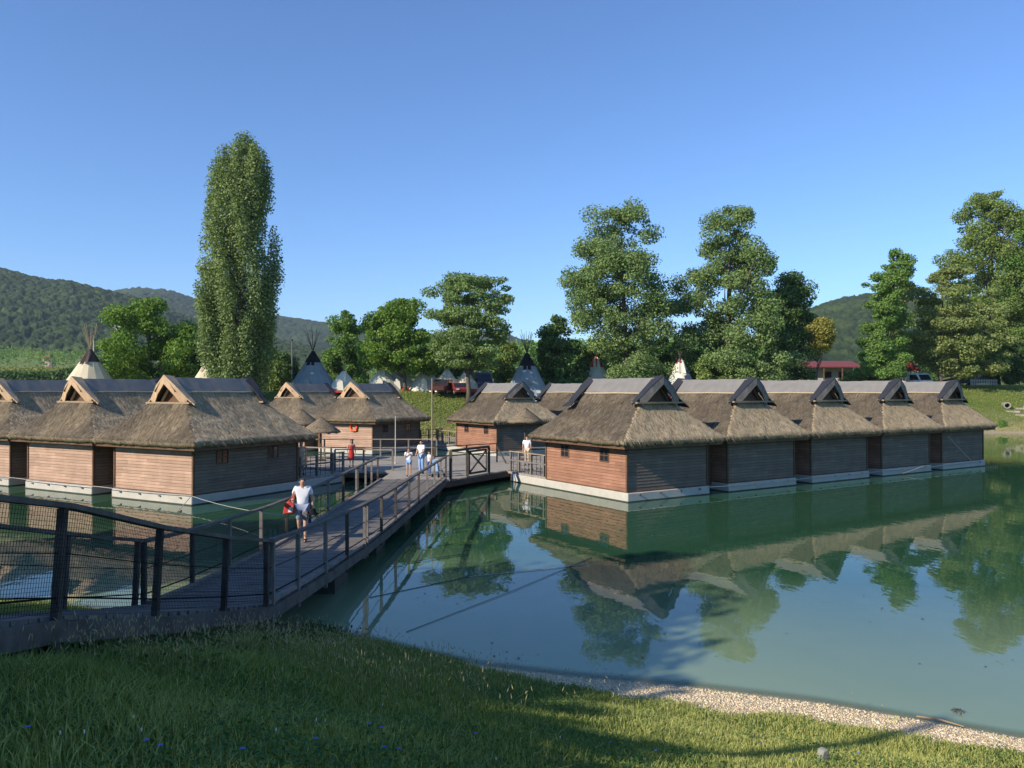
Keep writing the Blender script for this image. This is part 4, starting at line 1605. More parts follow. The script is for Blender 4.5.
# ------------------------------------------------------------------ tipis
def tipi(px, Y, tip_py, base_r, label, cover, cap, bandc=None, pole_len=2.4, zb=None, cap_h=.30, door=True, npole=9, lean=0.0, spots=None):
    x = gx(px, Y)
    z0 = gzf(x, Y) if zb is None else zb
    h = gz(tip_py, Y) - z0
    root = thing('tipi', (x, Y, z0), label, 'tipi', 'tipis on the camp ground behind the huts')
    n_ = 16
    # cover from ground to the cap, slightly faceted over the poles
    def ring(t, extra=0.0):
        out = []
        for j in range(n_):
            a = 2 * math.pi * j / n_
            rr = (base_r * (1 - t) + .16 * t) * (1 + (.035 if j % 2 else -.02) * (1 - t)) + extra
            out.append((rr * math.cos(a) + lean * t, rr * math.sin(a), h * t))
        return out

    def shell(t0, t1, nm, mat, extra=0.0):
        mb = MB()
        ts = np.linspace(t0, t1, 5)
        vs, fs = [], []
        for t in ts:
            vs += ring(t, extra)
        for i in range(len(ts) - 1):
            for j in range(n_):
                fs.append((i * n_ + j, i * n_ + (j + 1) % n_, (i + 1) * n_ + (j + 1) % n_, (i + 1) * n_ + j))
        mb.add(vs, fs)
        return mb.build(nm, mat, root)
    c0 = 1 - cap_h
    lo = .0
    if bandc:
        shell(0, .16, 'hem_band', bandc, .006)
        lo = .16
    shell(lo, c0, 'cover', cover)
    shell(c0, 1, 'cap', cap, .012)
    for q in range(npole):
        a = 2 * math.pi * (q + .3) / npole
        sp = random.uniform(.35, .62)
        b0 = (lean + .10 * math.cos(a), .10 * math.sin(a), h * .93)
        t1 = (lean + (sp * pole_len) * math.cos(a) * -.62, sp * pole_len * math.sin(a) * -.62, h + pole_len * random.uniform(.72, 1.0))
        MB().tube([b0, t1], [.035, .02], 5).build('pole', M_TANWOOD if cover is not T_BLUE else M_DARKWOOD, root)
    for sx in (-1, 1):
        # smoke flaps
        MB().add([(sx * .1 + lean, -.2, h * .99), (sx * .34 + lean, -.42, h * .90), (sx * .45 + lean, -base_r * .42 - .1, h * .64), (sx * .05 + lean, -base_r * .36 - .05, h * .66)],
                 [(0, 1, 2, 3)]).build('smoke_flap', cap if cap in (T_BLACK, T_BROWN) else cover, root)
    if door:
        MB().prism([(-.42, .25), (.42, .25), (.3, 1.3), (0, 1.6), (-.3, 1.3)], 'y', -base_r * .93, -base_r * .70).build('door_flap', cover, root)
    if spots:
        for (u, t, s, mt) in spots:
            a = -math.pi / 2 + u
            rr = base_r * (1 - t) + .16 * t + .05
            c = Vector((rr * math.cos(a), rr * math.sin(a), h * t))
            tn = Vector((-math.sin(a), math.cos(a), 0))
            upv = (Vector((.16 * math.cos(a), .16 * math.sin(a), h)) - Vector((base_r * math.cos(a), base_r * math.sin(a), 0))).normalized()
            nv = Vector((math.cos(a), math.sin(a), .3)) * .03
            pts = []
            for k in range(8):
                q = 2 * math.pi * k / 8
                pts.append(c + nv + tn * (s * math.cos(q) * (1 + .3 * (k % 2))) + upv * (s * .7 * math.sin(q)))
            MB().add(pts, [tuple(range(8))]).build('painted_motif', mt, root)
    return root


T_CREAM = plain('cream_canvas', (.62, .53, .36), .9, .1, .1, 1.5)
T_WHITE = plain('white_canvas', (.70, .66, .54), .9, .1, .07, 1.5)
T_BLUE = plain('grey_blue_canvas', (.25, .285, .30), .9, .1, .28, 1.2)
T_BROWN = plain('brown_canvas', (.085, .06, .055), .9, .1, .2, 2)
T_BLACK = plain('black_canvas', (.018, .017, .022), .9, .1, .2, 2)
T_RED = plain('red_canvas', (.50, .07, .045), .9, .1, .2, 2)
T_NAVY = plain('navy_paint', (.06, .08, .16), .9, .1, .2, 2)
tipi(90, 88, 349, 3.2, 'cream tipi with brown top above the left roofs', T_CREAM, T_BROWN, pole_len=3.0, cap_h=.30)
tipi(207, 92, 361, 2.3, 'plain cream tipi half hidden by the tall poplar', T_CREAM, T_CREAM, pole_len=1.2)
tipi(313, 90, 351, 3.0, 'grey-blue tipi with black top above the back left huts', T_BLUE, T_BLACK, pole_len=2.8, cap_h=.28, spots=[(.2, .45, .18, T_WHITE), (-.9, .2, .3, T_WHITE)])
tipi(344, 90, 371, 2.3, 'white tipi with a red hem beside the brown hut gable', T_WHITE, T_WHITE, bandc=T_RED, pole_len=.8)
tipi(383, 92, 366, 2.4, 'white tipi left of the pale green maple', T_WHITE, T_WHITE, pole_len=.8)
tipi(400, 93.5, 365, 2.5, 'white tipi right behind the maple trunk', T_WHITE, T_WHITE, bandc=T_RED, pole_len=.9)
tipi(426, 93, 367, 2.5, 'white tipi with a small red top right of the maple', T_WHITE, T_RED, pole_len=.5, cap_h=.10)
tipi(447, 91, 369, 2.2, 'white tipi behind the dark red pickup', T_WHITE, T_WHITE, pole_len=.6)
tipi(466, 91.5, 371, 2.2, 'white tipi behind the ash trunk', T_WHITE, T_WHITE, bandc=T_RED, pole_len=.6)
tipi(527, 88, 353, 3.1, 'grey-blue tipi with black top and dark poles above the parasol hut', T_BLUE, T_BLACK, pole_len=2.7, cap_h=.27, npole=12,
     spots=[(.1, .38, .42, plain('faded_motif', (.24, .23, .20), .9, .1, .3, 3)), (-.25, .62, .2, T_WHITE), (.5, .2, .3, T_WHITE)])
tipi(596, 96, 356, 2.6, 'white tipi with slender red tip behind the near right hut', T_WHITE, T_RED, pole_len=.9, cap_h=.32)
tipi(680, 90, 357, 2.7, 'white tipi with red top and navy patch behind the right huts', T_WHITE, T_RED, bandc=T_RED, pole_len=.9, cap_h=.14,
     spots=[(.45, .55, .45, T_NAVY), (.75, .68, .35, T_NAVY)])


# ------------------------------------------------------------------ vehicles and buildings on the far bank
def car(px, Y, label, col, cat='car', kind='car', rz=0.0, name='parked_car', group=None):
    x = gx(px, Y)
    root = thing(name, (x, Y, gzf(x, Y) + .02), label, cat, group, rz)
    paint = plain('paint_' + '_'.join(str(int(c * 100)) for c in col), col, .35, .5, .06, 4)
    if kind == 'van':
        prof = [(-2.4, .35), (2.35, .35), (2.42, .95), (2.1, 1.25), (1.35, 2.15), (1.1, 2.28), (-2.3, 2.28), (-2.42, 2.1)]
        win = [(2.0, 1.28), (1.32, 2.02), (-.2, 2.02), (-.2, 1.28)]
        w = .95
    elif kind == 'pickup':
        prof = [(-2.5, .45), (2.4, .45), (2.45, .95), (1.2, 1.1), (.7, 1.75), (-.5, 1.78), (-.7, 1.1), (-2.5, 1.1)]
        win = [(1.05, 1.14), (.66, 1.66), (-.42, 1.68), (-.55, 1.14)]
        w = .9
    else:
        prof = [(-2.1, .35), (2.1, .35), (2.15, .75), (1.1, .95), (.5, 1.45), (-1.0, 1.47), (-1.8, .98), (-2.15, .9)]
        win = [(1.0, .98), (.47, 1.38), (-.95, 1.40), (-1.55, 1.0)]
        w = .86
    MB().prism(prof, 'y', -w, w).build('body', paint, root, bevel=.06)
    for s in (-1, 1):
        MB().prism(win, 'y', s * (w + .004), s * (w - .02)).build('side_window', M_GLASS, root)
        for xx in (-1.35, 1.4):
            wh = MB()
            wh.tube([(xx, s * (w - .18), .33), (xx, s * (w + .03), .33)], .33, 14)
            wo = wh.build('wheel', plain('tyre', (.02, .02, .02), .9, .2, .2, 4), root)
            MB().tube([(xx, s * (w + .03), .33), (xx, s * (w + .045), .33)], .19, 10).build('rim', plain('rim_metal', (.4, .4, .42), .4, .5, .1, 4), wo)
        MB().box(2.08, 2.2, s * w * .72 - .15, s * w * .72 + .15, .62, .78).build('headlight', plain('headlight_glass', (.7, .7, .68), .2, .5, .05, 4), root)
    (a, b_) = (win[0], win[1])
    MB().add([(a[0] + .12, -w * .85, a[1]), (a[0] + .12, w * .85, a[1]), (b_[0] + .14, w * .78, b_[1]), (b_[0] + .14, -w * .78, b_[1])], [(0, 1, 2, 3)]).build('windscreen', M_GLASS, root)
    return root


car(444, 89.3, 'dark red pickup parked between the white tipis', (.075, .022, .018), 'pickup', 'pickup', R(-105), 'pickup_truck')
car(458, 89.3, 'bright red car parked beside the ash trunk', (.24, .03, .022), 'car', 'car', R(-70))
car(480, 93, 'dark blue van parked right of the ash trunk', (.03, .045, .09), 'van', 'van', R(-70), 'parked_van')
car(917, 107, 'white van with dark front bumper parked under the acacia', (.72, .72, .70), 'van', 'van', R(-85), 'parked_van')

# red roofed house
hx, hy = gx(829, 126), 126
hz = gzf(hx, hy)
house = thing('red_roofed_house', (hx, hy, hz), 'low white house with a red sheet roof and a veranda behind the right huts', 'house')
house.scale = (1.15, 1.15, 1.15)
MB().box(-3.4, 3.4, 0, 4, -.1, 3.1).build('wall', plain('house_plaster', (.50, .46, .40), .9, .2, .1, 2), house)
ro = MB().add([(-4.2, -1.6, 3.1), (4.2, -1.6, 3.1), (4.0, 2, 4.0), (-4.0, 2, 4.0), (4.2, 5, 3.0), (-4.2, 5, 3.0), (-4.2, -1.6, 2.95), (4.2, -1.6, 2.95)],
              [(0, 1, 2, 3), (3, 2, 4, 5), (6, 7, 1, 0), (0, 3, 5), (1, 4, 2)]).build('roof', plain('red_sheet', (.21, .055, .048), .6, .3, .12, 3), house)
for x in (-2.2, -.2, 1.9):
    f_ = MB().box(x - .55, x + .55, -.06, -.01, .9, 2.4).build('window', M_BROWNWOOD, house)
    MB().box(x - .45, x + .45, -.085, -.062, 1.0, 2.3).build('pane', M_GLASS, f_)
for x in (-3.9, -1.3, 1.3, 3.9):
    MB().box(x - .07, x + .07, -1.5, -1.36, 0, 3.0).build('veranda_post', M_BROWNWOOD, house)
mb = MB()
for k in range(26):
    x = -3.8 + k * .305
    mb.box(x - .035, x + .035, -1.48, -1.42, .1, 1.0)
mb.box(-3.9, 3.9, -1.5, -1.4, 1.0, 1.08)
mb.build('veranda_balustrade', M_BROWNWOOD, house)
for k, x in enumerate((-2.9, -1.9, .2, 1.1, 2.0)):
    MB().box(x - .28, x + .28, -1.64, -1.5, .35, .95 + .12 * (k % 2)).build('hanging_laundry', M_WHITECLOTH, house)

stall = thing('red_stall', (gx(901, 112), 112, gzf(gx(901, 112), 112)), 'small stall with a red pitched canopy beside the white van', 'stall')
MB().add([(-2.6, -1.4, 2.4), (2.2, -1.4, 2.4), (1.9, .6, 3.9), (-2.0, .6, 3.3), (2.4, 2.4, 2.4), (-2.6, 2.4, 2.4)], [(0, 1, 2, 3), (3, 2, 4, 5), (0, 3, 5), (1, 4, 2)]).build('canopy', plain('faded_red_canopy', (.26, .055, .045), .9, .1, .2, 2), stall)
for x, y in ((-2.3, -1.2), (2.0, -1.2), (-2.3, 2.2), (2.0, 2.2)):
    MB().box(x - .06, x + .06, y - .06, y + .06, -.1, 2.45).build('post', M_BROWNWOOD, stall)
MB().box(-2.0, 1.8, -1.1, -.6, 0, 1.0).build('counter', M_TANWOOD, stall)
binn = thing('yellow_bin', (gx(898, 107), 107, gzf(gx(898, 107), 107)), 'yellow bin standing left of the white van', 'bin')
MB().prism([(-.3, 0), (.3, 0), (.36, 1.1), (-.36, 1.1)], 'y', -.32, .32).build('body', plain('yellow_plastic', (.70, .52, .03), .5, .4, .1, 4), binn)
MB().box(-.4, .4, -.37, .37, 1.1, 1.2).build('lid', plain('yellow_plastic', (.70, .52, .03)), binn)

cv = thing('caravan', (gx(968, 115), 115, gzf(gx(968, 115), 115)), 'dark caravan with white trim in the shade under the acacia', 'caravan')
MB().prism([(-2.3, .55), (2.2, .55), (2.45, 1.1), (2.1, 2.6), (1.8, 2.75), (-2.1, 2.75), (-2.45, 2.2)], 'y', -1.05, 1.05).build('body', plain('dark_caravan', (.07, .065, .07), .5, .4, .1, 3), cv, bevel=.08)
MB().box(-1.6, -.5, -1.09, -1.055, 1.45, 2.2).build('window', M_GLASS, cv)
MB().box(.4, 1.3, -1.09, -1.055, 1.45, 2.2).build('window', M_GLASS, cv)
MB().box(-2.2, 2.2, -1.085, -1.055, 2.35, 2.6).build('trim', M_FLOAT, cv)
for x in (-.35, .35):
    MB().tube([(x, -1.1, .33), (x, -.9, .33)], .33, 12).build('wheel', plain('tyre', (.02, .02, .02)), cv)
fe = thing('white_fence', (gx(984, 113), 113, gzf(gx(984, 113), 113)), 'short white picket fence at the top of the grassy bank', 'fence')
mb = MB()
for k in range(16):
    mb.box(-1.9 + k * .25 - .06, -1.9 + k * .25 + .06, -.02, .02, .1, 1.1)
mb.build('picket_panel', M_FLOAT, fe)
for z in (.35, .85):
    MB().box(-2.0, 2.05, .021, .06, z, z + .09).build('rail', M_FLOAT, fe)
for k, (px, Y, h_) in enumerate(((882.5, 108, 2.6), (935, 111, 1.0), (939, 111, .8))):
    o = thing('timber_post', (gx(px, Y), Y, gzf(gx(px, Y), Y)), ['tall pale bare trunk post at the foot of the slim tree', 'short pale stake right of the white van', 'lowest leaning stake right of the white van'][k], 'post')
    MB().tube([(0, 0, -.2), (.04 * k, 0, h_)], [.16, .11], 8).build('shaft', M_TANWOOD, o)

# houses on the hill, far left
def far_house(px, Y, wpx, hpx, py, label, wallm, roofm):
    dg_ = bpy.context.evaluated_depsgraph_get()
    ok_, hit, *_r = sc.ray_cast(dg_, Vector((0, 0, H)), Vector((gx(px, 1.0), 1.0, (HZ - py) / F)).normalized(), distance=4000)
    Y = hit.y if ok_ and hit.y > 250 else Y
    s = Y / F
    o = thing('hill_house', (gx(px, Y), Y, gz(py, Y)), label, 'house')
    w, h = wpx * s, hpx * s
    MB().box(-w / 2, w / 2, 0, w * .6, -5, h * .62).build('wall', wallm, o)
    MB().prism([(-w * .55, h * .6), (w * .55, h * .6), (w * .3, h), (-w * .3, h)], 'y', -w * .05, w * .65).build('roof', roofm, o)
    for k in (-.28, 0, .28):
        MB().box(w * k - w * .06, w * k + w * .06, -.15, -.03, h * .22, h * .45).build('window', M_GLASS, o)


TILE = plain('roof_tiles', (.42, .17, .13), .85, .2, .15, .5)
far_house(47, 420, 9, 8, 363, 'pinkish house with a tiled roof at the foot of the wooded hill', plain('pink_plaster', (.55, .36, .32), .9, .2, .1, .3), TILE)
far_house(117, 760, 8, 4, 330, 'long white building in the clearing on the hillside', M_FLOAT, M_FLOAT)
far_house(80, 430, 8, 5, 364, 'grey roofed shed at the foot of the hill, left of the cream tipi', M_TAR, M_TAR)

# culvert pipe and slabs on the grassy bank
px_, pY = 1006, 97
x = gx(px_, pY)
o = thing('concrete_pipe', (x, pY, gzf(x, pY) + .25), 'pale concrete drain pipe opening on the grassy bank at the right', 'pipe', rz=R(-25))
mb = MB()
prof = [(.62, 0), (.62, 2.2), (.48, 2.2), (.48, 0)]
vs, fs = [], []
for r_, y_ in [(.40, -1.0), (.40, 1.2), (.29, 1.2), (.29, -1.0)]:
    for j in range(18):
        a = 2 * math.pi * j / 18
        vs.append((r_ * math.cos(a), y_, r_ * math.sin(a)))
for i in range(4):
    for j in range(18):
        fs.append((i * 18 + j, i * 18 + (j + 1) % 18, ((i + 1) % 4) * 18 + (j + 1) % 18, ((i + 1) % 4) * 18 + j))
mb.add(vs, fs)
mb.build('pipe_wall', plain('concrete', (.33, .29, .24), .9, .2, .2, 3), o, smooth=False)
M_CONC = plain('concrete', (.46, .40, .33))
for k, (px_, pY, l_, rz_) in enumerate(((1013, 95, 1.5, -.6), (1021, 96, 1.3, -.5), (1022, 93.5, 1.4, -.6), (1029, 96.5, 1.4, -.4))):
    x = gx(px_, pY)
    o = thing('concrete_slab', (x, pY, gzf(x, pY) + .06), ['pale slab lying just below the drain pipe', 'pale slab right of the drain pipe', 'lowest pale slab at the right edge of the bank', 'upper pale slab at the right edge of the bank'][k], 'slab', rz=rz_)
    MB().prism([(-l_ / 2, -.16), (l_ / 2, -.2), (l_ / 2 - .1, .18), (-l_ / 2 + .1, .15)], 'z', -.15, .12).build('slab', M_CONC, o, bevel=.03)
x, yb = gx(963, 88.5), 88.5
# plant tuft at the waterline
tree('waterside_plant', 'bushy green plant at the water edge below the grassy bank', 90, [(420, 1000, 1003), (424, 997, 1006), (430, 996, 1008)], L_GREEN, 500, .2, .35, 10, None, .03, cat='plant', limbs=3)
tree('waterside_plant', 'low leafy plant right of the far end hut roof', 92, [(424, 1008, 1012), (428, 1006, 1016), (431, 1006, 1017)], L_GREEN, 360, .2, .35, 8, None, .03, cat='plant', limbs=3)


# ------------------------------------------------------------------ people
def skin_mesh(name, V, Ed, Rr, mat, parent, root=0, sub=2, zscale=None):
    me = bpy.data.meshes.new(name)
    me.from_pydata([tuple(v) for v in V], Ed, [])
    ob = bpy.data.objects.new('tmp', me)
    COL.objects.link(ob)
    md = ob.modifiers.new('skin', 'SKIN')
    md.use_smooth_shade = True
    sv = me.skin_vertices[0].data
    for i, r in enumerate(Rr):
        sv[i].radius = r if hasattr(r, '__len__') else (r, r)
        sv[i].use_root = (i == root)
    sb = ob.modifiers.new('sub', 'SUBSURF')
    sb.levels = sb.render_levels = sub
    dg = bpy.context.evaluated_depsgraph_get()
    m2 = bpy.data.meshes.new_from_object(ob.evaluated_get(dg))
    m2.name = name
    bpy.data.objects.remove(ob)
    bpy.data.meshes.remove(me)
    m2.materials.clear()
    for p in m2.polygons:
        p.use_smooth = True
    return link(name, m2, parent, mat)


def person(loc, rz, h, label, pose, top=None, bottom=None, dress=None, hair=None, hair_len=.0, shoes=None, skin=M_SKIN, fingers=False,
           sleeve=.45, leg=1.0, girth=1.0):
    """pose overrides joints given in units of a 1.75 m figure; y- is the way the figure faces"""
    root = thing('person', loc, label, 'person', rz=rz)
    s = h / 1.75
    J = dict(pelvis=(0, 0, .97), waist=(0, 0, 1.10), chest=(0, .0, 1.30), neck=(0, .0, 1.49), skull=(0, -.02, 1.60), crown=(0, -.015, 1.69),
             shL=(.185, 0, 1.42), elL=(.235, .02, 1.13), wrL=(.25, -.05, .88), shR=(-.185, 0, 1.42), elR=(-.235, .02, 1.13), wrR=(-.25, -.05, .88),
             hiL=(.095, 0, .92), knL=(.10, -.02, .50), anL=(.105, .02, .09), toL=(.115, -.13, .035), hiR=(-.095, 0, .92), knR=(-.10, -.02, .50), anR=(-.105, .02, .09), toR=(-.115, -.13, .035))
    J.update(pose)
    J = {k: Vector(v) * s for k, v in J.items()}
    names, V, Rr, Ed = {}, [], [], []

    def P(n, v, r):
        names[n] = len(V)
        V.append(v)
        Rr.append(r * s if not hasattr(r, '__len__') else (r[0] * s, r[1] * s))

    def E_(a, b_):
        Ed.append((names[a], names[b_]))
    g = girth
    P('pelvis', J['pelvis'], (.145 * g, .11 * g))
    P('waist', J['waist'], (.125 * g, .095 * g))
    P('chest', J['chest'], (.155 * g, .105 * g))
    P('neck', J['neck'], .055)
    P('skull', J['skull'], (.078, .092))
    P('crown', J['crown'], (.062, .075))
    nose = J['skull'] + (J['skull'] - J['neck']).cross(Vector((1, 0, 0))).normalized() * .0
    for a, b_ in (('pelvis', 'waist'), ('waist', 'chest'), ('chest', 'neck'), ('neck', 'skull'), ('skull', 'crown')):
        E_(a, b_)
    for sd in 'LR':
        P('sh' + sd, J['sh' + sd], .062)
        P('el' + sd, J['el' + sd], .042)
        P('wr' + sd, J['wr' + sd], .028)
        E_('chest', 'sh' + sd)
        E_('sh' + sd, 'el' + sd)
        E_('el' + sd, 'wr' + sd)
        d = (J['wr' + sd] - J['el' + sd]).normalized()
        palm = J['wr' + sd] + d * .075 * s
        P('pa' + sd, palm, .034)
        E_('wr' + sd, 'pa' + sd)
        if fingers:
            lat = d.cross(Vector((1, 0, 0)))
            if lat.length < .1:
                lat = d.cross(Vector((0, 1, 0)))
            lat.normalize()
            for k in range(4):
                o_ = lat * ((k - 1.5) * .019 * s)
                P(f'f{k}{sd}', palm + o_ * 1.1 + d * .045 * s, .0095)
                P(f'g{k}{sd}', palm + o_ * 1.3 + d * (.085 - .006 * abs(k - 1)) * s + d.cross(lat) * .02 * s, .008)
                E_('pa' + sd, f'f{k}{sd}')
                E_(f'f{k}{sd}', f'g{k}{sd}')
            P('th' + sd, palm - lat * .045 * s + d * .01 * s, .011)
            E_('pa' + sd, 'th' + sd)
        else:
            P('fi' + sd, palm + d * .08 * s, .022)
            E_('pa' + sd, 'fi' + sd)
        P('hi' + sd, J['hi' + sd], .085 * g)
        P('kn' + sd, J['kn' + sd], .056)
        P('an' + sd, J['an' + sd], .038)
        P('to' + sd, J['to' + sd], .032)
        E_('pelvis', 'hi' + sd)
        E_('hi' + sd, 'kn' + sd)
        E_('kn' + sd, 'an' + sd)
        E_('an' + sd, 'to' + sd)
    body = skin_mesh('body', V, Ed, Rr, skin, root)
    lift = .012 * s

    def cloth(nm, chain, mat):
        vs, es, rr, idx = [], [], [], {}
        for a in chain:
            for (n_, v, r) in (a[0], a[1]):
                if n_ not in idx:
                    idx[n_] = len(vs)
                    vs.append(v)
                    rr.append((r[0] * s, r[1] * s) if hasattr(r, '__len__') else r * s)
            es.append((idx[a[0][0]], idx[a[1][0]]))
        return skin_mesh(nm, vs, es, rr, mat, root, 0, 2)
    pe, wa, ch, ne = (('pe', J['pelvis'] + Vector((0, 0, -.03 * s)), (.17 * g, .135 * g)), ('wa', J['waist'], (.155 * g, .12 * g)),
                      ('ch', J['chest'], (.182 * g, .13 * g)), ('ne', J['neck'] + Vector((0, 0, -.045 * s)), .078))
    if top:
        c = [(pe, wa), (wa, ch), (ch, ne)]
        for sd in 'LR':
            a = ('s' + sd, J['sh' + sd], .082)
            b_ = ('e' + sd, J['sh' + sd].lerp(J['el' + sd], sleeve * 1.4 if sleeve < .7 else 1), .068)
            c += [(ch, a), (a, b_)]
        cloth('shirt', c, top)
    if bottom:
        p0 = ('pe', J['pelvis'] + Vector((0, 0, .0)), (.162 * g, .128 * g))
        c = []
        for sd in 'LR':
            a = ('h' + sd, J['hi' + sd], .112 * g)
            c.append((p0, a))
            if leg < 1.2:
                b_ = ('k' + sd, J['hi' + sd].lerp(J['kn' + sd], leg), .088)
                c.append((a, b_))
            else:
                b_ = ('k' + sd, J['kn' + sd], .074)
                e_ = ('a' + sd, J['an' + sd] + Vector((0, 0, .02)), .058)
                c += [(a, b_), (b_, e_)]
        cloth('trousers' if leg > 1.2 else 'shorts', c, bottom)
    if dress:
        knee = (J['knL'] + J['knR']) / 2
        c = [(ne, ch), (ch, wa), (wa, ('hp', J['pelvis'], (.185, .15))), (('hp', J['pelvis'], (.185, .15)), ('hm', knee + Vector((0, 0, .02)), (.235, .20)))]
        cloth('dress', c, dress)
    if hair:
        hv = [J['skull'] + Vector((0, .035 * s, .025 * s)), J['crown'] + Vector((0, .006 * s, .02 * s))]
        rr = [(.092 * s, .092 * s), (.088 * s, .096 * s)]
        if hair_len:
            hv.insert(0, J['neck'] + Vector((0, .07 * s, -hair_len * s)))
            rr.insert(0, (.085 * s, .045 * s))
        skin_mesh('hair', hv, [(i, i + 1) for i in range(len(hv) - 1)], rr, hair, root, 0, 2)
        # face: nose, ears and eyes
    fwd = Vector((0, -1, 0))
    skull = J['skull']
    MB().tube([skull + fwd * .088 * s + Vector((0, 0, .012 * s)), skull + fwd * .112 * s + Vector((0, 0, -.02 * s))], [.008 * s, .016 * s], 6).build('nose', skin, root, smooth=True)
    for sx in (-1, 1):
        MB().tube([skull + Vector((sx * .076 * s, .0, .03 * s)), skull + Vector((sx * .092 * s, .012 * s, 0)), skull + Vector((sx * .078 * s, 0, -.025 * s))], [.01 * s, .015 * s, .009 * s], 6).build('ear', skin, root, smooth=True)
        c = skull + fwd * .086 * s + Vector((sx * .033 * s, 0, .018 * s))
        MB().tube([c, c + fwd * .008 * s], [.012 * s, .007 * s], 6).build('eye', M_SLATE, root)
    MB().beam(skull + fwd * .091 * s + Vector((-.025 * s, 0, -.045 * s)), skull + fwd * .091 * s + Vector((.025 * s, 0, -.045 * s)), .01 * s, .01 * s).build('mouth', M_RED, root)
    if shoes:
        for sd in 'LR':
            a, t = J['an' + sd], J['to' + sd]
            skin_mesh('shoe', [a + Vector((0, .045 * s, -.045 * s)), a.lerp(t, .5) + Vector((0, 0, -.005)), t], [(0, 1), (1, 2)], [.05 * s, .05 * s, .044 * s], shoes, root, 0, 2)
    return root, J


HAIR_BROWN = plain('brown_hair', (.06, .035, .02), .6, .4, .3, 30)
HAIR_DARK = plain('dark_hair', (.018, .012, .01), .5, .4, .3, 30)
HAIR_AUBURN = plain('auburn_hair', (.10, .035, .02), .6, .4, .3, 30)
C_SHORTS = plain('grey_blue_shorts', (.27, .31, .42), .9, .1, .1, 8)
C_JEANS = plain('pale_blue_jeans', (.27, .42, .66), .9, .1, .12, 8)
C_BLUE = plain('blue_jeans', (.09, .17, .38), .9, .1, .12, 8)
C_CREAM = plain('cream_cloth', (.66, .52, .36), .9, .1, .08, 8)
C_PINKW = plain('pale_pink_cloth', (.68, .52, .52), .9, .1, .06, 8)
SHOE = plain('dark_shoe', (.03, .03, .035), .6, .3, .2, 8)

my = 21.3
mx_ = gx(303, my)
man, MJ = person((mx_, my, wz(my) + .003), R(4), 1.78, 'man in white T-shirt and grey-blue shorts walking towards us on the boardwalk',
                 dict(skull=(.01, -.055, 1.585), crown=(.015, -.06, 1.675), neck=(0, -.015, 1.48),
                      elR=(-.27, .03, 1.15), wrR=(-.26, -.10, .98), elL=(.25, .05, 1.13), wrL=(.27, -.02, .88),
                      knR=(-.11, .03, .50), anR=(-.11, .20, .14), toR=(-.12, .07, .045), knL=(.10, -.16, .50), anL=(.105, -.17, .09), toL=(.115, -.32, .035)),
                 M_WHITECLOTH, C_SHORTS, hair=HAIR_BROWN, shoes=SHOE, fingers=True, sleeve=.45, leg=.9)
bag = thing('shoulder_bag', (mx_ - .34, my - .1, wz(my) + .78), 'red and white shoulder bag hanging at the right side of the man in shorts', 'bag')
bag.scale = (.82, .82, .82)
MB().prism([(-.20, -.04), (.16, 0), (.20, .30), (.02, .40), (-.14, .34)], 'y', -.09, .09).build('body', plain('red_bag_cloth', (.50, .06, .05), .8, .2, .2, 9), bag, bevel=.03)
MB().prism([(-.02, .04), (.13, .06), (.15, .22), (.02, .2)], 'y', -.097, -.092).build('patch', M_WHITECLOTH, bag)
MB().tube([(-.1, 0, .33), (.10, -.02, .52), (.155, -.01, .72), (.17, .06, .74), (.14, .12, .5), (.08, .06, .34)], .018, 6).build('strap', plain('red_bag_cloth', (.5, .06, .05)), bag)
hat = thing('carried_hat', (mx_ + .28, my - .10, wz(my) + .70), 'black brimmed hat held in the left hand of the man in shorts', 'hat', rz=.3)
MB().lathe([(.001, .06), (.19, .05), (.20, .07), (.11, .085), (.105, .17), (.08, .2), (.001, .205)], 16).build('hat', plain('black_felt', (.018, .018, .02), .9, .1, .2, 9), hat, smooth=True)
pouch = thing('carried_pouch', (mx_ + .12, my - .2, wz(my) + .62), 'small grey pouch dangling beside the black hat in front of the man in shorts', 'pouch')
MB().prism([(-.08, 0), (.08, .01), (.09, .2), (.03, .26), (-.07, .2)], 'y', -.05, .05).build('pouch', plain('grey_cloth', (.16, .15, .15), .9, .1, .2, 9), pouch, bevel=.02)

zp = .563
person((gx(421.5, 39.5), 39.5, zp), R(-35), 1.74, 'woman with long dark hair in white top and pale blue jeans at the gate end',
       dict(elL=(.24, -.10, 1.16), wrL=(.12, -.30, 1.05), elR=(-.25, -.05, 1.15), wrR=(-.12, -.28, 1.02)), M_WHITECLOTH, C_JEANS, hair=HAIR_DARK, hair_len=.16, shoes=SHOE, leg=2)
person((gx(409, 38.2), 38.2, zp), R(-10), 1.42, 'girl in a white top and denim shorts holding both hands up to her face',
       dict(elL=(.22, -.16, 1.20), wrL=(.07, -.24, 1.44), elR=(-.22, -.16, 1.20), wrR=(-.07, -.24, 1.44)), M_WHITECLOTH, C_JEANS, hair=HAIR_AUBURN, hair_len=.12, shoes=SHOE, leg=.55)
person((gx(429.5, 38.6), 38.6, zp), R(-60), 1.25, 'child in a white shirt and blue jeans standing beside the woman with long dark hair',
       dict(), M_WHITECLOTH, C_BLUE, hair=HAIR_DARK, shoes=SHOE, leg=2)
person((gx(351.5, 43), 43, zp), R(20), 1.55, 'girl in a long red dress standing by the pale rail below the lifebuoy',
       dict(knL=(.1, -.02, .42), knR=(-.1, -.02, .42)), dress=M_RED, hair=HAIR_BROWN, hair_len=.1, shoes=SHOE)
person((gx(527, 44), 44, zp), R(170), 1.70, 'person in a white shirt behind the deck rail below the thatched parasol',
       dict(), M_WHITECLOTH, C_CREAM, hair=HAIR_BROWN, shoes=SHOE, leg=2)
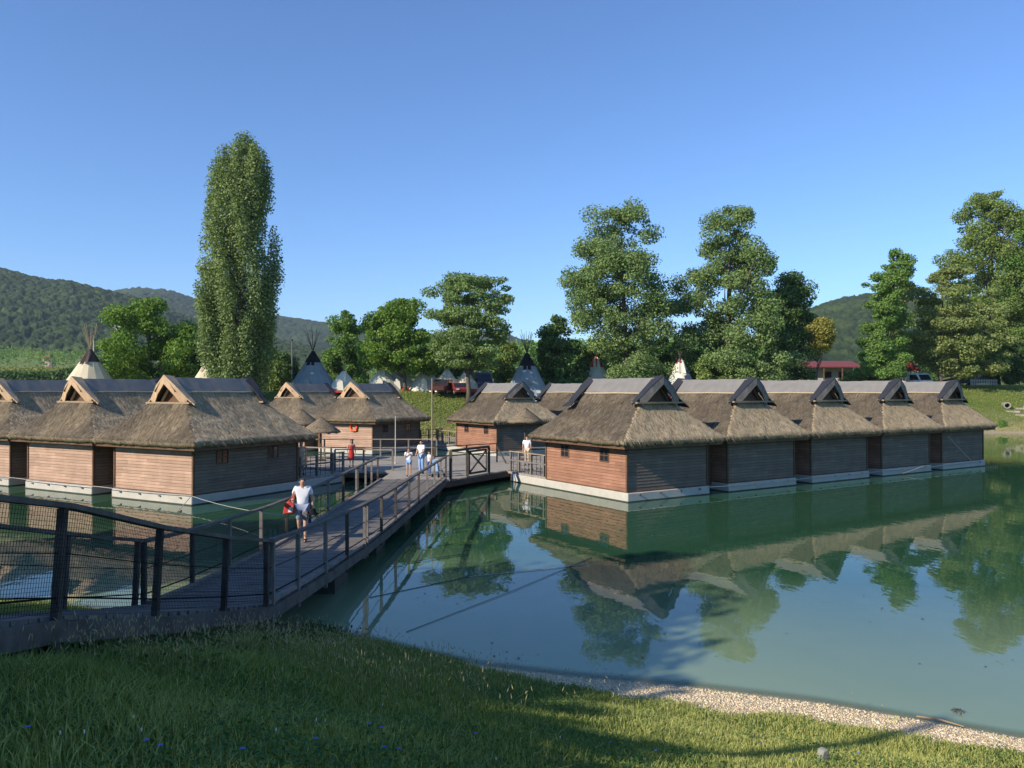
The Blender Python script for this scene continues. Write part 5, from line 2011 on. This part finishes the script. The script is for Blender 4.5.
person(tuple(lp(1.25, 6.75, .503)), R(-60), 1.72, 'person in pale pink shirt and blue jeans under the eave of the nearest left hut',
       dict(elL=(.24, -.1, 1.15), wrL=(.2, -.3, 1.05)), C_PINKW, C_BLUE, hair=HAIR_BROWN, shoes=SHOE, leg=2)
person(tuple(lp(1.0, 7.35, .503)), R(30), 1.76, 'person in a long cream dress on the deck of the nearest left hut',
       dict(elL=(.24, -.1, 1.15), wrL=(.1, -.3, 1.2), knL=(.1, -.02, .35), knR=(-.1, -.02, .35)), dress=C_CREAM, hair=HAIR_AUBURN, hair_len=.05, shoes=SHOE)

sx_, sy_ = gx(438.5, 38.0), 38.0
st = thing('pushchair', (sx_, sy_, zp), 'light blue pushchair beside the child in the white shirt, behind the boardwalk rail', 'pushchair', rz=R(60))
st.scale = (.8, .8, .8)
C_SKY = plain('light_blue_fabric', (.26, .42, .64), .85, .15, .15, 8)
MB().prism([(-.32, .38), (.25, .32), (.28, .40), (-.12, .46), (-.30, .92), (-.40, .90)], 'y', -.2, .2).build('seat', C_SKY, st, bevel=.02)
MB().prism([(-.42, .90), (-.34, 1.06), (-.12, 1.12), (.10, 1.0), (.02, .94), (-.14, 1.02), (-.30, .98)], 'y', -.22, .22).build('hood', C_SKY, st, bevel=.02)
for s_ in (-1, 1):
    MB().tube([(-.52, s_ * .22, 1.06), (-.3, s_ * .22, .72), (.30, s_ * .22, .16)], .012, 6).build('frame', M_TAR, st)
    MB().tube([(-.30, s_ * .22, .14), (.05, s_ * .22, .5)], .012, 6).build('frame', M_TAR, st)
    for xx in (-.30, .32):
        MB().tube([(xx, s_ * .22 - .02, .11), (xx, s_ * .22 + .02, .11)], .11, 12).build('wheel', SHOE, st)
MB().tube([(-.52, -.22, 1.06), (-.54, 0, 1.08), (-.52, .22, 1.06)], .015, 6).build('handle', SHOE, st)

# ------------------------------------------------------------------ near bank vegetation
def in_view(X, Y, pad=1.6):
    return np.abs(X) < Y * .665 + pad


def on_walk(X, Y):
    return (X > np.interp(Y, WY, WL_) - .1) & (X < np.interp(Y, WY, WR_) + .14)


def scatter(n_, x0, x1, y0, y1, keep):
    X, Y = rng.uniform(x0, x1, n_), rng.uniform(y0, y1, n_)
    k = keep(X, Y)
    return X[k], Y[k]


def lawn_keep(X, Y):
    dn = np.interp(X, SX, SY) - Y
    gm = gravel_mask(X, Y, 0 * X)
    dens = np.clip(8.5 / np.maximum(Y, 1), .3, 1.0)
    patch = .55 + .45 * vnoise(X * 1.1, Y * 1.1, 21)
    return (dn > .12) & in_view(X, Y) & (rng.random(len(X)) < dens * patch) & (rng.random(len(X)) > gm * .985) & ~on_walk(X, Y)


def blades(X, Y, hgt, wid, lean_=.55):
    n_ = len(X)
    Z = ground(X, Y)
    a = rng.random(n_) * 2 * math.pi
    t = np.stack([np.cos(a), np.sin(a), 0 * a], -1)
    q = a + rng.normal(size=n_) * .8 + math.pi / 2
    ld = np.stack([np.cos(q), np.sin(q), 0 * q], -1) * (hgt * np.abs(rng.normal(size=n_)) * lean_)[:, None]
    B = np.stack([X, Y, Z - .01], -1)
    w = wid[:, None]
    up = np.array([0, 0, 1.0])
    V = np.empty((n_, 5, 3))
    V[:, 0] = B - t * w
    V[:, 1] = B + t * w
    M_ = B + up * (hgt * .6)[:, None] + ld * .35
    V[:, 2] = M_ + t * w * .75
    V[:, 3] = M_ - t * w * .75
    V[:, 4] = B + up * (hgt * np.clip(1 - .15 * np.abs(rng.normal(size=n_)), .5, 1))[:, None] + ld
    i = np.arange(n_)[:, None] * 5
    return V.reshape(-1, 3), i + np.array([[0, 1, 2, 3]]), i + np.array([[3, 2, 4]])


X, Y = scatter(900000, -14, 10.5, 3.6, 17.5, lawn_keep)
dnr = np.interp(X, SX, SY) - Y
ax = np.abs(X + 4.4)
tall = np.clip(1.3 - np.abs(X + 3.6) / 1.6, 0, 1) * np.clip((14.8 - Y) / 3, 0, 1)
patch = vnoise(X * .9, Y * .9, 31)
hg = (.045 + .06 * rng.random(len(X)) + .09 * patch ** 2) * (1 + .7 * tall) * np.where(X > 1.6, .72, 1)
V, Q, T = blades(X, Y, hg, .0028 + .0022 * rng.random(len(X)) + .0002 * Y)
tint = np.clip(.36 + .22 * rng.normal(size=len(X)) + .35 * (vnoise(X * .6, Y * .6, 41) - .5) + .40 * np.clip((X - .5) / 2, 0, 1) + (rng.random(len(X)) < .05) * .5, 0, 1)  # drier blades to the right, sunlight there also put into their tint
L_GRASS = leafy('grass_blade', (.100, .165, .030), (.52, .52, .17), .3, .7)
tag(link('lawn_grass', np_mesh('lawn_grass', V, Q, T, attrs={'tint': ('POINT', np.repeat(tint, 5))}), None, L_GRASS), 'short mixed grass covering the near bank', kind='stuff')

# broad clover leaves between the blades
X, Y = scatter(210000, -12, 9.5, 3.6, 12, lambda X, Y: lawn_keep(X, Y) & (vnoise(X * .8, Y * .8, 51) > .42) & (rng.random(len(X)) < np.where(X > 1.2, .25, 1)))
P = np.stack([X, Y, ground(X, Y) + .02 + .07 * rng.random(len(X))], -1)
tag(link('clover', leaves_mesh('clover', P, rng.normal(size=P.shape) * .45 + [0, 0, 1], .020 + .016 * rng.random(len(X)), np.clip(.4 + .25 * rng.normal(size=len(X)), 0, 1), 1.0), None,
         leafy('clover_leaf', (0.049, 0.131, 0.032), (0.149, 0.245, 0.070), .3)), 'clover and low broad leaves growing through the lawn', kind='stuff')

# tall seeding grass: along the boardwalk and the water margin
def stalks(n_, x0, x1, y0, y1, keep, h0, h1):
    X, Y = scatter(n_, x0, x1, y0, y1, keep)
    hg = h0 + (h1 - h0) * rng.random(len(X))
    V, Q, T = blades(X, Y, hg, np.full(len(X), .0024), .28)
    tip = V.reshape(-1, 5, 3)[:, 4]
    mid = V.reshape(-1, 5, 3)[:, 2]
    d = tip - mid
    d /= np.linalg.norm(d, axis=1, keepdims=True)
    k = len(V)
    # seed head: a slim spindle of four faces
    s = .045 + .05 * rng.random(len(X))
    a = np.cross(d, rng.normal(size=d.shape))
    a /= np.linalg.norm(a, axis=1, keepdims=True)
    b_ = np.cross(d, a)
    r_ = .0052
    SV = np.stack([tip - d * s[:, None] * .4, tip + a * r_, tip + b_ * r_, tip - a * r_, tip - b_ * r_, tip + d * s[:, None] * .6], 1)
    i = k + np.arange(len(X))[:, None] * 6
    tr = np.concatenate([i + np.array([[0, p, q]]) for p, q in ((1, 2), (2, 3), (3, 4), (4, 1))] + [i + np.array([[5, q, p]]) for p, q in ((1, 2), (2, 3), (3, 4), (4, 1))])
    return np.concatenate([V, SV.reshape(-1, 3)]), Q, np.concatenate([T, tr]), np.concatenate([np.repeat(rng.random(len(X)) * .5, 5), np.repeat(.65 + .35 * rng.random(len(X)), 6)])


def margin(X, Y):
    dn = np.interp(X, SX, SY) - Y
    return (dn > .02) & (dn < 1.5) & (rng.random(len(X)) < np.where(X > 2.0, .10, .45)) & (rng.random(len(X)) < .3 + .7 * (dn < .7))


parts = [stalks(2200, -5, 8, 8, 16, margin, .12, .34),
         stalks(4200, -4.4, .5, 6.4, 12.5, lambda X, Y: (vnoise(X * 1.3, Y * 1.3, 61) > .45) & (rng.random(len(X)) < np.clip(1.2 - (X + 4.4) / 4.5, .05, 1)), .22, .50),
         stalks(60, .8, 3.2, 8.4, 10.6, lambda X, Y: X > -9, .25, .5),
         stalks(260, -13, -6.8, 8, 16.5, lambda X, Y: in_view(X, Y, .5), .15, .4)]
V, Q, T, A, k = [], [], [], [], 0
for v, q, t, a in parts:
    V.append(v)
    Q.append(q + k)
    T.append(t + k)
    A.append(a)
    k += len(v)
tag(link('seeding_grass', np_mesh('seeding_grass', np.concatenate(V), np.concatenate(Q), np.concatenate(T), attrs={'tint': ('POINT', np.concatenate(A))}), None,
         leafy('dry_stalk', (.10, .13, .03), (.66, .56, .32), .4)), 'tall thin grass stalks with pale seed heads beside the boardwalk and along the water', kind='stuff')

# leafy weeds along the foot of the ramp
X, Y = scatter(17000, -4.6, -2.2, 7.0, 15.2, lambda X, Y: (rng.random(len(X)) < np.clip(1.15 - (X + 4.4) / 1.5, 0, 1) * (.25 + .75 * (vnoise(X * 2, Y * 2, 71) > .5))) & (X > np.interp(Y, WY, WR_) + .16))
P = np.stack([X, Y, ground(X, Y) + .05 + rng.random(len(X)) ** 1.6 * .24 * (.4 + .6 * vnoise(X * 2.4, Y * 2.4, 72))], -1)
tag(link('weeds', leaves_mesh('weeds', P, rng.normal(size=P.shape) + [0, 0, .6], .03 + .035 * rng.random(len(X)), rng.random(len(X))), None,
         leafy('weed_leaf', (0.032, 0.074, 0.021), (0.096, 0.149, 0.049), .3)), 'dark leafy weeds at the foot of the boardwalk ramp', kind='stuff')

# gravel of the small beach
X, Y = scatter(110000, -2, 11, 7, 14.5, lambda X, Y: (rng.random(len(X)) < gravel_mask(X, Y, 0 * X)) & ((np.interp(X, SX, SY) - Y) > -.12) & in_view(X, Y, 1.2))
n_ = len(X)
s = (.009 + .015 * rng.random(n_) ** 2.2) * np.where(rng.random(n_) < .015, 1.7, 1)
ocv = np.array([[1, 0, 0], [0, 1, 0], [-1, 0, 0], [0, -1, 0], [0, 0, .65], [0, 0, -.65]], float)
V = np.stack([X, Y, ground(X, Y) + .004], -1)[:, None, :] + ocv[None] * s[:, None, None] * (.7 + .6 * rng.random((n_, 6, 1)))
tri = np.array([[0, 1, 4], [1, 2, 4], [2, 3, 4], [3, 0, 4], [1, 0, 5], [2, 1, 5], [3, 2, 5], [0, 3, 5]])
T = (np.arange(n_)[:, None, None] * 6 + tri[None]).reshape(-1, 3)
tag(link('gravel', np_mesh('gravel', V.reshape(-1, 3), None, T, attrs={'tint': ('POINT', np.repeat(rng.random(n_), 6))}), None,
         leafy('pebble', (.42, .32, .19), (.92, .76, .52), .0, .9)), 'pale gravel along the water edge', kind='stuff')

# wildflowers, litter, stick, marker stone
M_CHIC = plain('chicory_blue', (.16, .18, .62), .8, .1, .15, 30)
M_CLOV = plain('clover_white', (.72, .70, .62), .9, .1, .1, 30)


def flower(px, py, blue):
    # find the ground point seen at this spot of the bank
    Yv = 4.0
    for _ in range(900):
        x = gx(px, Yv)
        if H - (py - HZ) / F * Yv <= gzf(x, Yv) + .07:
            break
        Yv += .012
    x = gx(px, Yv)
    z = gzf(x, Yv)
    o = thing('wildflower', (x, Yv, z), 'small blue wildflower open in the lawn' if blue else 'small white clover flower head in the lawn', 'flower', 'blue wildflowers in the lawn' if blue else 'white clover heads in the lawn')
    hh = .09 + .05 * random.random()
    MB().tube([(0, 0, -.01), (.008, 0, hh * .6), (0, .004, hh)], .0022, 5).build('stem', L_GRASS, o)
    r_ = .014 if blue else .0048
    if blue:
        vs, fs = [(0, 0, hh)], []
        for k in range(9):
            a = 2 * math.pi * k / 9
            for da, rr in ((-.28, .85), (0, 1.05), (.28, .85)):
                vs.append((r_ * rr * math.cos(a + da), r_ * rr * math.sin(a + da), hh + .006))
            fs.append((0, 1 + 3 * k, 2 + 3 * k, 3 + 3 * k))
        MB().add(vs, fs).build('petals', M_CHIC, o)
    else:
        MB().lathe([(.001, hh - .008), (r_ * .8, hh - .004), (r_, hh + .006), (r_ * .6, hh + .014), (.001, hh + .016)], 8).build('head', M_CLOV, o)


for px, py in ((148, 752), (162, 763), (88, 728), (317, 742), (370, 731), (382, 733), (400, 751), (385, 756), (476, 741), (655, 752), (760, 747), (791, 760), (857, 756), (30, 745), (244, 760), (610, 745)):
    flower(px, py, True)
for px, py in ((135, 725), (143, 737), (277, 739), (317, 729), (326, 723), (320, 667), (62, 757), (86, 763), (383, 707), (440, 711), (519, 710), (560, 741), (496, 765), (470, 711), (604, 740), (700, 738)):
    flower(px, py, False)
sy0 = 4.5
while H - (760 - HZ) / F * sy0 > gzf(gx(822, sy0), sy0):
    sy0 += .02
sx0 = gx(822, sy0)
o = thing('marker_stone', (sx0, sy0, gzf(sx0, sy0)), 'small pale weathered marker stone in the sunlit grass at the lower right', 'stone', rz=.4)
MB().prism([(-.06, -.08), (.06, -.08), (.055, .12), (.02, .15), (-.04, .14), (-.058, .10)], 'y', -.045, .045).build('stone', plain('weathered_limestone', (.27, .27, .22), .9, .2, .4, 14), o, bevel=.012)
def shore_pt(px, py):
    Yv = H * F / (py - HZ)
    return gx(px, Yv), Yv


a, c = shore_pt(915, 717), shore_pt(962, 728)
o = MB().tube([(a[0], a[1], .03), ((a[0] + c[0]) / 2, (a[1] + c[1]) / 2 + .02, .055), (c[0], c[1], .04)], [.012, .016, .009], 6).build('driftwood_stick', M_TANWOOD)
tag(o, 'pale driftwood stick lying at the water edge at the lower right', 'stick')
a = shore_pt(956, 711)
o = thing('drift_twigs', (a[0], a[1], 0), 'dark clump of twigs in the shallow water near the pale stick', 'twigs')
mb = MB()
for k in range(9):
    q = random.random() * 6.28
    r_ = random.uniform(.03, .11)
    mb.tube([(-r_ * math.cos(q), -r_ * math.sin(q), .0), (.02, 0, .05), (r_ * math.cos(q + .4), r_ * math.sin(q + .4), random.uniform(0, .05))], .004, 5)
mb.build('twigs', M_DARKWOOD, o)
# floating leaves and specks
n_ = 420
X, Y = scatter(n_ * 6, -4, 16, 11, 32, lambda X, Y: (np.interp(X, SX, SY) - Y < -.15) & in_view(X, Y, 0) & (rng.random(len(X)) < .03 + .35 * (vnoise(X * .5, Y * .5, 81) > .68)))
P = np.stack([X, Y, 0 * X + .008], -1)
tag(link('floating_leaves', leaves_mesh('floating_leaves', P, rng.normal(size=P.shape) * .06 + [0, 0, 1], .03 + .05 * rng.random(len(X)), rng.random(len(X))), None,
         leafy('drift_leaf', (.05, .05, .03), (.30, .28, .18), .1)), 'scattered small leaves drifting on the water', kind='stuff')


# ------------------------------------------------------------------ air
mb = MB().box(-3100, 3100, -460, 3700, -3, 360)
hz_o = mb.build('haze', None)
hz_o.data.materials.clear()
m = bpy.data.materials.new('air')
m.use_nodes = True
n = m.node_tree
n.nodes.remove(n.nodes['Principled BSDF'])
pv = n.nodes.new('ShaderNodeVolumePrincipled')
pv.inputs['Color'].default_value = (.72, .84, 1.0, 1)
pv.inputs['Density'].default_value = .00010
n.links.new(pv.outputs[0], n.nodes['Material Output'].inputs['Volume'])
hz_o.data.materials.append(m)
tag(hz_o, 'thin blue summer haze over the whole valley', kind='stuff')
